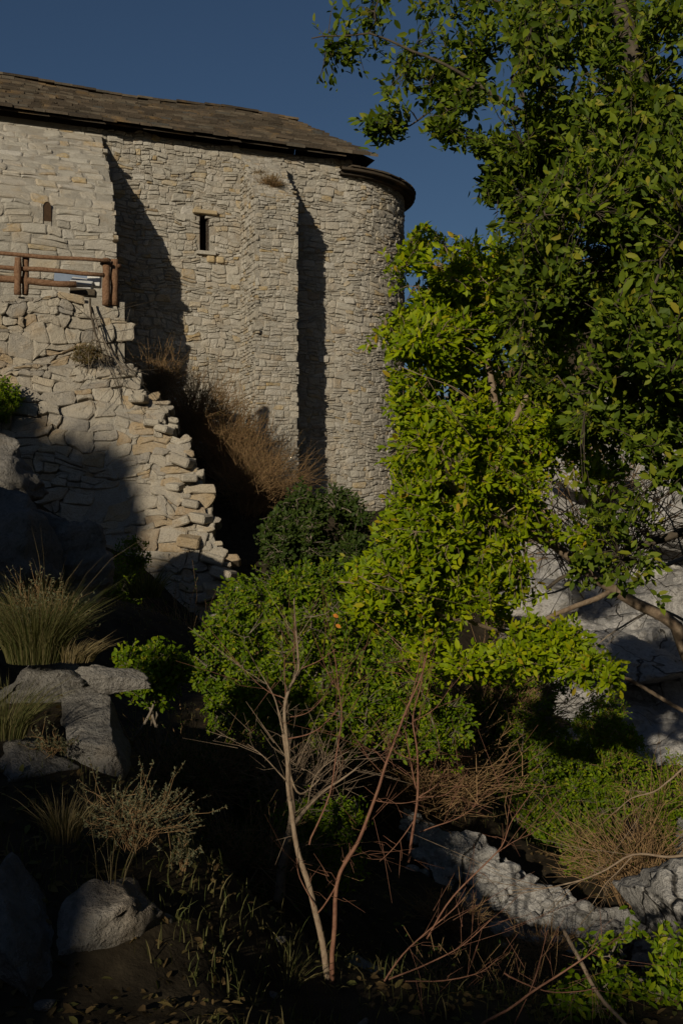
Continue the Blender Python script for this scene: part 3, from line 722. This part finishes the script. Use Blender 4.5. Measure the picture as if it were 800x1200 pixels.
# brighter tree in front of the apse
t2 = G(880, 8.2)
plant('evergreen_tree', 'bright yellow-green broadleaf tree in full sun, standing in front of the apse', 'tree', t2,
      [([t2, P(850,860,8.0), P(790,735,7.8), P(720,690,7.5), P(650,640,7.2), P(590,520,6.9), P(560,380,6.8), P(530,300,6.8)], (.07,.012)),
       ([P(650,640,7.2), P(560,600,6.7), P(500,540,6.5), P(470,470,6.5)], (.03,.008)),
       ([P(590,520,6.9), P(640,430,6.9), P(660,330,6.9)], (.025,.008)),
       ([P(720,690,7.5), P(600,740,7.0), P(520,720,6.5), P(450,690,6.4), P(395,682,6.3)], (.022,.004)),
       ([P(850,860,8.0), P(740,800,7.5), P(660,760,7.0), P(600,770,6.8)], (.02,.005))],
      [(530,340,75,70,6.8,.5,3.4),(500,410,48,90,6.6,.5,3),(590,420,90,130,7.1,.6,5),(520,520,68,90,6.6,.5,3.6),(500,620,60,70,6.6,.5,2.6),(585,560,60,80,7.0,.6,2.6),
       (540,680,80,80,6.8,.6,3.2),(470,690,70,55,6.5,.4,2.0),(620,330,70,80,7.2,.5,2.6),(500,285,22,22,6.8,.2,.4),(640,760,55,40,6.6,.3,.8),(560,760,90,36,6.7,.4,1.5),(700,790,40,30,6.5,.3,.22),
       (650,480,70,60,7.1,.4,1.7),(700,560,40,36,7.0,.3,.35),(690,620,40,30,6.8,.2,.12),(402,396,14,10,6.5,.1,.004),(432,403,14,14,6.5,.1,.008),(456,370,14,26,6.5,.1,.05),(630,620,30,30,6.9,.3,.08),(480,300,14,12,6.8,.1,.08)],
      360, 6400, (.062,.40), 9, 'leaf_bright', 'pale_bark', 22, (3.2,-.10), parts=290, br_r=.008, twig_r=.0022)
# shrubs in the hollow
def shrub(label, gx, gY, blobs, nb, ns, leaf, lm, seed, name='evergreen_shrub', bm='bark', **kw):
    base = G(gx, gY)
    c = blobs[0]; t = P(c[0], c[1], c[4]); lim = [([base+Vector((.04*i,0,0)), base.lerp(t, .5)+Vector((.12*math.sin(i*2.2),.1*math.cos(i*2),0)), P(bq_[0], bq_[1], bq_[4])], (.02,.006)) for i, bq_ in enumerate(blobs[:4])]
    return plant(name, label, kw.pop('cat', 'shrub'), base, lim, blobs, nb, ns, leaf, kw.pop('k', 9), lm, bm, seed, kw.pop('gap', (2.2,-.2)), trunk='stem', **kw)
shrub('wide leafy green shrub in sun behind the red-stemmed sapling', 370, 9.6,
      [(340,760,90,80,9.4,.8,4),(300,720,55,50,9.6,.6,1.6),(400,730,80,55,9.6,.7,2.6),(450,800,80,70,9.4,.7,3.2),(300,830,60,60,9.2,.6,2.0),(250,770,36,46,9.2,.4,.8),(400,690,90,36,9.6,.5,1.6),(480,730,60,60,9.4,.5,1.6),(350,690,40,24,9.5,.3,.5),(380,850,80,50,9.2,.6,2.2),(500,850,60,50,9.4,.6,1.6),(270,790,36,50,9.3,.4,.9)],
      260, 5200, (.052,.45), 'leaf_mid', 31, gap=(2.6,-.12))
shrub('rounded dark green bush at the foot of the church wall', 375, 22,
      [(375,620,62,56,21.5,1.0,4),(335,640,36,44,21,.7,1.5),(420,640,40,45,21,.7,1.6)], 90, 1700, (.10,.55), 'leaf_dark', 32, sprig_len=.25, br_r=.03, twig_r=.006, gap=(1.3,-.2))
shrub('small bright leafy bush between the rocks and the end of the ruined terrace wall', 175, 7.6,
      [(175,795,36,34,7.3,.3,3),(150,770,16,18,7.3,.15,.8),(205,780,22,22,7.3,.2,1.0),(180,760,16,12,7.3,.1,.6)], 40, 420, (.045,.5), 'leaf_mid', 33, gap=(3,-.25))
shrub('dense dark green bush in the gully on the right', 645, 12.5,
      [(645,890,76,76,12.2,.7,4),(620,815,60,36,12.8,.5,1.4),(520,900,40,36,12.4,.4,.8),(560,850,50,44,12.6,.5,1.2),(600,870,45,40,12.4,.5,1.4),(690,950,45,50,12,.5,1.6),(640,970,50,36,12,.5,1.2)], 140, 3600, (.05,.5), 'leaf_mid', 34, sprig_len=.14, gap=(1.6,-.2))
shrub('ferny green undergrowth behind the forked sapling', 385, 6.9,
      [(385,1010,40,44,6.7,.3,2),(350,960,30,24,6.8,.2,.8),(400,960,24,30,6.8,.2,.8)], 40, 420, (.042,.3), 'leaf_mid', 35, gap=(3,-.2))
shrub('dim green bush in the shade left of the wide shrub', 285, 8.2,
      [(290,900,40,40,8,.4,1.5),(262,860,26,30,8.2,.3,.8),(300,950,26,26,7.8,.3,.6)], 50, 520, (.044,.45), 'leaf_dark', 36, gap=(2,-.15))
shrub('olive scrub hanging over the right side of the gully', 760, 11,
      [(760,900,60,60,10.5,.8,2),(720,850,50,40,11,.6,1.4),(790,980,50,60,9.8,.6,1.6),(700,1010,60,40,10,.6,1.2),(560,840,50,30,12.5,.5,.6)], 220, 2600, (.04,.38), 'leaf_mid', 37, bm='dry_twig', gap=(1.6,-.1), br_r=.006)
shrub('blurred green bush in the lower right corner', 740, 4.9,
      [(735,1130,46,50,4.7,.4,2),(690,1180,50,30,4.6,.3,1.0),(780,1150,40,60,4.7,.3,1.2)], 50, 330, (.05,.36), 'leaf_mid', 38, gap=(2.5,-.15))
shrub('green weeds climbing the shaded foot of the terrace wall', 150, 17,
      [(155,655,22,34,17.2,.4,1.5),(135,690,36,26,16.8,.5,1.0)], 50, 420, (.07,.4), 'leaf_mid', 39, sprig_len=.2, twig_r=.004, gap=(1.6,-.1))
shrub('green tuft of leaves at the left edge on the terrace wall', 0, 20.6,
      [(2,465,22,26,20.3,.4,1.5),(-16,480,24,20,20.3,.4,.8)], 30, 320, (.09,.35), 'leaf_mid', 40, sprig_len=.2, twig_r=.004)
shrub('little dried bush rooted in the terrace wall beside the hanging stems', 104, 21.6,
      [(104,412,15,13,21.3,.25,1.5),(92,418,8,8,21.3,.2,.5)], 30, 260, (.05,.25), 'leaf_dry', 41, sprig_len=.16, twig_r=.004)

# dry twiggy brush between the terrace wall and the church: many thin arching stems
def brush(label, px, py, Y, rx, rz, n, seed, lm='leaf_dry', name='dry_bush', lean=0, lf=.035, sm='dry_twig', r=.006, nl=4, cat='bush', group=None, sub=3):
    rs = np.random.RandomState(seed); base = P(px, py, Y); root = empty(name, base, label, cat, group); b0 = np.array(base); A = []; Mi = []; B = []
    for i in range(n):
        g = rs.rand()*6.28; q = rs.rand()**.6; o = np.array([math.cos(g)*q*rx+lean*rz, math.sin(g)*q*rx*.8, rz*rs.uniform(.45, 1.0)*(1-.45*q*q)])
        a = b0 + np.array([o[0]*.15, o[1]*.15, 0]) + rs.normal(size=3)*rx*.06; e = b0+o; m = (a+e)/2 + np.array([0,0,rz*.10]) - np.array([o[0],o[1],0])*.12
        A.append(a); Mi.append(m); B.append(e)
        for k in range(sub):
            t = rs.uniform(.25, .95); s = a*(1-t)**2 + 2*m*t*(1-t) + e*t*t; e2 = s + (e-a)*rs.uniform(.18, .4) + rs.normal(size=3)*rx*.22; A.append(s); Mi.append((s+e2)/2+rs.normal(size=3)*rx*.03); B.append(e2)
    A, Mi, B = map(np.array, (A, Mi, B)); V, F = thin_tubes(A, Mi, B, np.full(len(A), r), np.full(len(A), r*.35))
    tag(mesh('stems', V, F, M[sm], root), kind='stuff')
    if nl:
        pos = np.concatenate([B*(1-t)+Mi*t for t in np.linspace(0, .8, nl)]); dr = rs.normal(size=pos.shape); nr = rs.normal(size=pos.shape)+np.array([0,-.5,.5])
        V, F = leaves(pos, dr, nr, lf*rs.uniform(.5, 1.2, len(pos)), leaf_tpl(.35)); tag(mesh('foliage', V, F, M[lm], root), kind='stuff')
    return root
brush('dry brown twiggy bush highest up, against the shaded church wall', 185, 468, 26.6, .95, 1.3, 190, 51)
brush('dry brown bush in the middle of the row below the church wall', 225, 515, 26.2, 1.3, 1.9, 280, 52)
brush('yellowing twiggy bush leaning against the sunlit church wall', 262, 560, 26.5, 1.45, 2.3, 320, 53, 'leaf_dry')
brush('lowest dry bush of the row, with long reddish twigs spreading right', 290, 600, 25.8, 1.6, 1.9, 300, 54, lean=.2)
brush('dry grassy bush growing on the sloping cap of the buttress', 318, 222, 29.6, .45, .42, 110, 55, sm='dry_twig', r=.005)
brush('small withered bush on the cap of the buttress, left of the larger one', 302, 210, 30.0, .25, .3, 50, 56, r=.005)
brush('grey-green aromatic bush with upright feathery shoots on the dark rock', 158, 990, 4.15, .27, .26, 60, 57, 'leaf_grey', name='grey_plant', lf=.013, sm='dry_twig', r=.0016, nl=16, sub=3)
brush('small grey-green sprig on the rock at the right of the feathery bush', 215, 1020, 4.2, .07, .17, 14, 58, 'leaf_grey', name='grey_plant', lf=.012, r=.0015, nl=14)
brush('grey sprig hugging the face of the flat topped rock', 60, 885, 4.9, .13, .13, 22, 59, 'leaf_grey', name='grey_plant', lf=.014, r=.0015, nl=10)
brush('straggling brown thicket above the ruined wall', 575, 880, 12.6, 1.1, 1.2, 260, 60, r=.006, lf=.02)
brush('tangle of bare bleached twigs at the right edge above the ruined wall', 750, 1060, 8.6, .9, 1.0, 120, 61, lf=.015, r=.004, nl=2)
brush('thin dry brush on the shaded flank of the ruined wall', 520, 1090, 7.7, .4, .3, 70, 62, r=.003, lf=.012)
brush('brown brush hanging below the crest of the ruined wall', 640, 1140, 7.2, .4, .3, 60, 63, r=.003, lf=.012)
brush('brown twiggy undergrowth on the pale slope inside the tree', 600, 560, 14, 1.1, 1.6, 180, 64, r=.007, lf=.03)
brush('tangle of thin bare branches across the pale slope', 700, 680, 12, 1.6, 1.6, 120, 65, r=.008, nl=1, lf=.03)
brush('brown scrub filling the floor of the gully behind the pale forked trunk', 480, 960, 10.5, 1.3, 1.0, 260, 67, r=.006, lf=.03)
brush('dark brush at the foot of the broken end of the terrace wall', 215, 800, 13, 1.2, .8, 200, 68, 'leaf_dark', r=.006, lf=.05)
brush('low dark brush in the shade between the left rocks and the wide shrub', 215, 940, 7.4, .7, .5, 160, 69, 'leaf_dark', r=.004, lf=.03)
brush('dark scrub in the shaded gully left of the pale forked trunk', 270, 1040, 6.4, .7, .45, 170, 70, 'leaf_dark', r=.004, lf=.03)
brush('dark scrub right of the red-stemmed sapling below the ruined wall', 500, 1190, 5.4, .5, .22, 80, 90, 'leaf_dark', r=.004, lf=.025)
brush('dark thicket in the lower middle, behind the fan of reddish twigs', 600, 1215, 5.0, .5, .22, 60, 91, r=.003, lf=.02)
rock('boulder', 205, 1120, 4.3, (.12,.2,.22), 14, 'narrow dark rock to the right of the tall one, below the grey plant')
rock('boulder', 425, 1150, 5.0, (.17,.2,.10), 15, 'dark rock in shade just right of the sapling stems')
for k, (px, py, s_) in enumerate(((285,756,.24),(262,772,.2),(240,780,.26),(222,762,.18))):
    rock('fallen_stone', px, py, 17.2-k*.3, (s_*1.3, s_, s_*.7), 120+k, ['fallen stone farthest right at the foot of the broken wall end', 'small fallen stone below the broken wall end', 'largest fallen stone below the shaded wall foot', 'fallen stone farthest left below the shaded wall foot'][k], 'terrace_stone', sub=3, cat='stone')
brush('bare twiggy undergrowth around the sapling', 340, 960, 7.4, .55, .75, 70, 66, r=.003, nl=1, lf=.012, sm='pale_bark')

# grass
def tuft(label, px, py, Y, rx, h, n, seed, gm='grass', cat='grass', wid=.004, lean=(0,0), name='grass_tuft', kind=None, pts=None):
    rs = np.random.RandomState(seed); b0 = np.array(P(px, py, Y)) if pts is None else None
    if pts is None:
        g = rs.rand(n)*6.28; q = np.sqrt(rs.rand(n)); base = b0 + np.stack([np.cos(g)*q*rx, np.sin(g)*q*rx, np.zeros(n)], 1)*.45; out = np.stack([np.cos(g)*q, np.sin(g)*q, np.zeros(n)], 1)
    else: base = pts; g = rs.rand(n)*6.28; out = np.stack([np.cos(g), np.sin(g), np.zeros(n)], 1)*rs.rand(n,1)
    hh = h*rs.uniform(.45, 1.1, n)[:,None]; out = out*rs.uniform(.3, 1.1, n)[:,None]*hh*.8 + np.array([lean[0], lean[1], 0])*hh + rs.normal(size=(n,3))*hh*.08
    side = norm(np.cross(out+np.array([.01,0,0]), np.array([0,0,1.])) + rs.normal(size=(n,3))*.5); V = []
    for t, wd in ((0,1), (.35,.9), (.7,.6), (1,.05)):
        c = base + out*t**1.8 + np.array([0,0,1.])*hh*(t - .25*t*t)
        V += [c-side*wid*wd, c+side*wid*wd]
    V = np.stack(V, 1); f = []
    for i in (0,2,4): f += [(i,i+1,i+3),(i,i+3,i+2)]
    F = np.array(f)[None]+(np.arange(n)*8)[:,None,None]
    return tag(mesh(name, V.reshape(-1,3), F.reshape(-1,3), M[gm], origin=(b0 if b0 is not None else None)), label, None if kind else cat, kind=kind)
tuft('big shaggy grey-green grass tuft on the sunlit left bank', 42, 775, 5.6, .34, .50, 2600, 71, wid=.0013, gm='grass')
brush('bristly grey-green bush growing out of the big grass tuft', 45, 760, 5.7, .28, .36, 160, 171, 'leaf_grey', lf=.018, r=.0018, nl=8, name='grey_plant')
tuft('dry yellow grass spilling over the rock lip beside the big tuft', 92, 775, 5.5, .2, .16, 260, 72, 'grass_dry', wid=.002, lean=(.5,-.2))
tuft('coarse green and straw grass clump at the left edge, below the big tuft', 12, 865, 4.9, .16, .34, 420, 73, wid=.0016, lean=(.25,0))
tuft('straw coloured grass under the feathery grey bush', 75, 985, 4.1, .13, .24, 240, 74, 'grass_dry', wid=.002)
tuft('thin green grass blades beside the sapling foot', 335, 1165, 4.3, .12, .25, 90, 75, wid=.0025)
tuft('sparse grass in the shade right of the dark rocks', 250, 1120, 4.3, .12, .30, 60, 76, wid=.002)
tuft('few long straws rising from the dark rock in the lower left', 130, 1060, 3.9, .12, .55, 16, 77, 'grass_dry', wid=.0014)
tuft('dry grass fringe along the shaded foot of the ruined wall', 560, 1120, 7.6, .5, .22, 200, 78, 'grass_dry', wid=.003)
tuft('tall straws above the big grass tuft, crossing the shaded boulders', 62, 765, 5.6, .1, .85, 14, 79, 'grass_dry', wid=.0016, lean=(.12,0))
tuft('green weeds clump at the foot of the shaded boulders', 170, 700, 14.5, .5, .5, 260, 80, wid=.008)
rs = np.random.RandomState(5); pts = []
for i in range(16000):
    Y = 3.1 + rs.rand()**1.3*21; px = rs.uniform(-40, 860); x = (px-400)/1200*Y
    if noise.noise(Vector((x*.8, Y*.8, 4))) > .02: pts.append((x, Y, ground(x, Y)-.01))
pts = np.array(pts)
tuft('dry grass growing thinly over the gully floor', 0, 0, 1, 0, .13, len(pts), 81, wid=.003, pts=pts, kind='stuff', name='ground_grass')
n = 15000; Yl = 3.0+rs.rand(n)**1.3*20; xl = (rs.uniform(-60, 880, n)-400)/1200*Yl
pos = np.array([(x, y, ground(x, y)+.008) for x, y in zip(xl, Yl)]); dr = rs.normal(size=(n,3))*np.array([1,1,.25]); nr = rs.normal(size=(n,3))*.4+np.array([0,0,1.])
V, F = leaves(pos, dr, nr, rs.uniform(.02, .06, n), leaf_tpl(.45)); tag(mesh('leaf_litter', V, F, M['leaf_dry']), 'fallen dry leaves on the gully floor', kind='stuff')
pts = []  # low scrub out of view, put on the crest to roughen its shade
for i in range(2600):
    a = rs.uniform(-20, 9); h = float(np.interp(a, [q[0] for q in SH], [q[1] for q in SH])) + .325*13.0 - .25; x, y = from_sun(a, -13.2+rs.normal()*.5)
    pts.append((x, y, h-.15))
tuft('unseen rough scrub along the hillside crest, roughening its shade edge', 0, 0, 1, 0, .3, len(pts), 82, wid=.03, pts=np.array(pts), kind='stuff', name='hillside_scrub')

pts = []  # taller clumps out of view, added for a jagged shade edge on the terrace wall
for i in range(500):
    a = rs.uniform(-15, -9.4); h = float(np.interp(a, [q[0] for q in SH], [q[1] for q in SH])) + .325*13.0 - .25
    if noise.noise(Vector((a*2.2, 1, 1))) > -.1: x, y = from_sun(a, -13.2+rs.normal()*.4); pts.append((x, y, h-.2))
tuft('unseen taller scrub on the high hillside crest, making its shade edge jagged', 0, 0, 1, 0, .85, len(pts), 83, wid=.05, pts=np.array(pts), kind='stuff', name='hillside_scrub')

# ------------------------------------------------------------------ bare saplings
def sapling(name, label, segs, Yd=0, cat='sapling', mats=('red_bark',)):
    base = P(*segs[0][0][0]); root = empty(name, base, label, cat); TW = []
    for s in segs:
        pts, r0, r1 = s[0], s[1], s[2]; mt = s[3] if len(s) > 3 else 'red_bark'; V = [P(*p) for p in pts]; fine = []
        m = len(V)
        for i in range(m-1):
            p0, p1, p2, p3 = V[max(i-1,0)], V[i], V[i+1], V[min(i+2,m-1)]
            for j in range(5):
                t = j/5; fine.append(.5*((2*p1)+(p2-p0)*t+(2*p0-5*p1+4*p2-p3)*t*t+(3*p1-p0-3*p2+p3)*t**3))
        fine.append(V[-1]); L = len(fine); b = MB()
        fine = [p + Vector([noise.noise(p*6+Vector((k*5.,1,2)))*.010 for k in range(3)]) if 0 < i else p for i, p in enumerate(fine)]
        b.tube(fine, [.78*(r0+(r1-r0)*(i/(L-1))) for i in range(L)], 7 if r0 > .006 else 5); b.build('stem' if r0 > .006 else 'branch', M[mt], root, True)
        rs = np.random.RandomState(int(s[0][0][0]*7+s[0][0][1])); A = []; Mi = []; B = []
        for q in range(int(L*.5)):
            i = rs.randint(L//3, L-1); p = np.array(fine[i]); t = np.array(fine[min(i+1, L-1)]-fine[i-1]); t /= max(1e-6, np.linalg.norm(t)); sc = base.y/4.6
            e = p + (t*rs.uniform(.3, 1) + rs.normal(size=3)*.6)*rs.uniform(.04, .22)*sc; A.append(p); B.append(e); Mi.append((p+e)/2+rs.normal(size=3)*.012)
            e2 = e + (e-p)*.5 + rs.normal(size=3)*.03*sc; A.append((p+e)/2); Mi.append(((p+e)/2+e2)/2); B.append(e2)
        if A:
            A, Mi, B = map(np.array, (A, Mi, B)); TV, TF = thin_tubes(A, Mi, B, np.full(len(A), .0016*base.y/4.6), np.full(len(A), .0007*base.y/4.6)); TW.append((TV, TF, mt))
    for mt in {q[2] for q in TW}:
        vv = []; ff = []; of = 0
        for TV, TF, m2 in TW:
            if m2 == mt: vv.append(TV); ff.append(TF+of); of += len(TV)
        tag(mesh('twigs', np.concatenate(vv), np.concatenate(ff), M[mt], root), kind='stuff')
    return root
Y = 4.6
sapling('sapling', 'bare red-stemmed sapling with two leaning stems rising from the bottom centre', [
    ([(386,1185,4.4),(380,1120,4.45),(362,1040,4.5),(348,990,4.55),(338,930,4.6),(336,860,4.65),(334,820,4.65),(350,785,4.7),(346,740,4.7),(345,700,4.7)], .021, .004, 'pale_bark'),
    ([(387,1185,4.4),(391,1100,4.4),(396,1030,4.4),(420,985,4.4),(445,920,4.4),(470,850,4.4),(492,800,4.4),(500,765,4.4)], .015, .0035),
    ([(334,822,4.65),(334,790,4.7),(333,765,4.7)], .004, .002), ([(334,820,4.65),(318,812,4.7),(300,798,4.7)], .004, .0015),
    ([(352,785,4.7),(372,775,4.65),(392,760,4.6)], .004, .002), ([(338,866,4.6),(365,858,4.6),(392,835,4.6),(420,800,4.6)], .0045, .0015),
    ([(340,840,4.6),(362,832,4.6),(385,810,4.6)], .003, .001), ([(348,786,4.7),(345,770,4.7),(344,720,4.7)], .004, .002),
    ([(362,990,4.4),(385,930,4.45),(398,860,4.5),(398,810,4.5),(390,760,4.5)], .006, .0025),
    ([(372,1070,4.45),(390,1045,4.4),(400,1020,4.4)], .005, .004), ([(368,1062,4.45),(352,1030,4.5),(348,1005,4.5)], .004, .002),
    ([(402,1010,4.4),(418,985,4.45),(440,950,4.45)], .005, .0015), ([(455,895,4.4),(440,880,4.4),(425,878,4.4)], .003, .001),
    ([(440,938,4.4),(470,940,4.4),(500,936,4.4)], .003, .001), ([(476,838,4.4),(488,800,4.4),(497,740,4.4)], .004, .0015)])
sapling('sapling', 'pale grey-barked small tree with a thick crooked trunk, left of the red-stemmed sapling', [
    ([(326,1056,6.0),(332,1010,6.0),(342,960,6.0),(338,900,6.0),(332,860,6.0)], .042, .014, 'pale_bark'),
    ([(340,975,6.0),(360,945,6.0),(390,920,6.0),(420,900,6.0)], .02, .005, 'pale_bark'),
    ([(338,900,6.0),(352,930,6.0),(380,908,6.1),(400,885,6.1)], .010, .003, 'pale_bark'),
    ([(336,915,6),(312,890,6),(290,872,6)], .006, .002, 'pale_bark'), ([(332,860,6),(322,820,6),(300,780,6.1)], .008, .002, 'pale_bark'),
    ([(360,945,6),(372,905,6),(410,880,6)], .006, .002, 'pale_bark')], cat='tree')
sapling('sapling', 'slender reddish bare sapling in front of the head of the ruined wall', [
    ([(478,1010,5.2),(486,960,5.2),(490,920,5.2),(488,880,5.2),(484,840,5.2),(494,800,5.2),(498,770,5.2)], .010, .003),
    ([(488,925,5.2),(478,880,5.2),(474,850,5.2)], .006, .002), ([(490,935,5.2),(510,920,5.2),(524,898,5.2)], .005, .0015),
    ([(492,975,5.2),(520,965,5.2),(550,950,5.2),(560,935,5.2)], .005, .0015), ([(490,935,5.2),(520,930,5.2),(548,905,5.2)], .004, .001),
    ([(486,960,5.2),(465,990,5.2),(445,1010,5.2)], .004, .002), ([(488,890,5.2),(460,880,5.2),(440,850,5.2)], .004, .001), ([(484,845,5.2),(510,830,5.2),(530,800,5.2)], .004, .001)])
sapling('fallen_branch', 'long thin reddish twigs fanning out low on the right, in front of the ruined wall', [
    ([(450,1150,4.4),(480,1110,4.4),(520,1075,4.4),(545,1050,4.4)], .006, .002), ([(455,1148,4.4),(500,1130,4.4),(540,1110,4.4),(575,1075,4.4)], .005, .002),
    ([(470,1150,4.4),(520,1148,4.4),(560,1140,4.4),(582,1125,4.4)], .0045, .002), ([(500,1100,4.4),(530,1050,4.4),(580,1000,4.4),(600,960,4.4),(632,918,4.4)], .006, .0018),
    ([(580,1000,4.4),(600,985,4.4),(625,975,4.4)], .003, .001)], cat='branch')
sapling('fallen_branch', 'bare branches lying across the bottom right corner', [
    ([(560,1205,3.9),(620,1165,3.9),(680,1125,3.9),(700,1110,3.9)], .008, .002), ([(590,1140,4.2),(650,1165,4.2),(700,1158,4.2)], .005, .002),
    ([(660,1090,4.6),(680,1130,4.4),(700,1165,4.3),(740,1210,4.1)], .012, .010, 'pale_bark'), ([(600,1205,4),(625,1150,4),(640,1090,4)], .004, .0015)], cat='branch')
sapling('arching_branch', 'long bleached branch arching from the right edge above the ruined wall', [
    ([(830,1000,7),(780,1004,7),(740,1002,7),(690,1028,7),(640,1040,7),(600,1042,7)], .014, .003, 'pale_bark'), ([(800,900,7.5),(770,925,7.5),(740,935,7.5),(720,952,7.5)], .010, .003, 'pale_bark'),
    ([(740,1004,7),(710,1035,7),(690,1065,7)], .006, .002, 'pale_bark')], cat='branch')
sapling('bare_branch', 'bare grey branches crossing the pale slope behind the tree', [
    ([(830,640,9),(770,665,9),(720,655,9),(660,690,9),(615,700,9)], .03, .006, 'bark'), ([(720,655,9),(690,640,9),(650,655,9)], .012, .004, 'bark'),
    ([(820,740,9),(770,715,9),(720,740,9),(680,770,9)], .02, .005, 'bark'), ([(800,650,9),(780,600,9),(740,570,9)], .012, .004, 'bark'), ([(830,600,9),(800,560,9),(760,540,9)],.012,.004,'bark')], cat='branch')
sapling('bare_branch', 'thin sunlit yellowish twigs curving inside the bright tree', [
    ([(600,255,6.4),(622,290,6.4),(628,350,6.4),(620,400,6.4),(612,430,6.4)], .006, .003, 'pale_bark'), ([(470,430,6.1),(520,450,6.1),(560,470,6.1)], .004, .002, 'pale_bark'), ([(628,300,6.4),(640,330,6.4),(636,380,6.4)], .004, .002,'pale_bark'), ([(420,675,6.1),(450,690,6.1),(475,694,6.1)], .004, .002,'pale_bark')], cat='branch')
# dead vine stems hanging from the terrace
sapling('hanging_vine', 'dead grey stems hanging from the terrace edge down the wall', [
    ([(106,350,21.6),(108,375,21.4),(116,400,21.4),(124,425,21.3)], .03, .02, 'dark_bark'), ([(108,360,21.6),(118,392,21.4),(132,415,21.4),(148,440,21.3)], .022, .015, 'bark'),
    ([(107,372,21.5),(113,400,21.4),(117,422,21.3)], .018, .012, 'bark'), ([(118,392,21.4),(124,408,21.4),(129,428,21.3)], .015, .010, 'dark_bark')], cat='vine')
# two orange leaves left on the sapling
o = None
for (px, py) in ((390,720),(393,732)):
    V, F = leaves(np.array([P(px, py, 4.5)]), np.array([[1., -.2, -.5]]), np.array([[0, -1., .4]]), np.array([.028]), leaf_tpl(.6))
    m_ = M.setdefault('orange', simple('orange_leaf', (.45,.15,.02), (.5,.2,.03), 20))
    tag(mesh('orange_leaf', V, F, m_), 'withered orange leaf, the upper of two above the sapling' if py == 720 else 'withered orange leaf, the lower of two above the sapling', 'leaf')
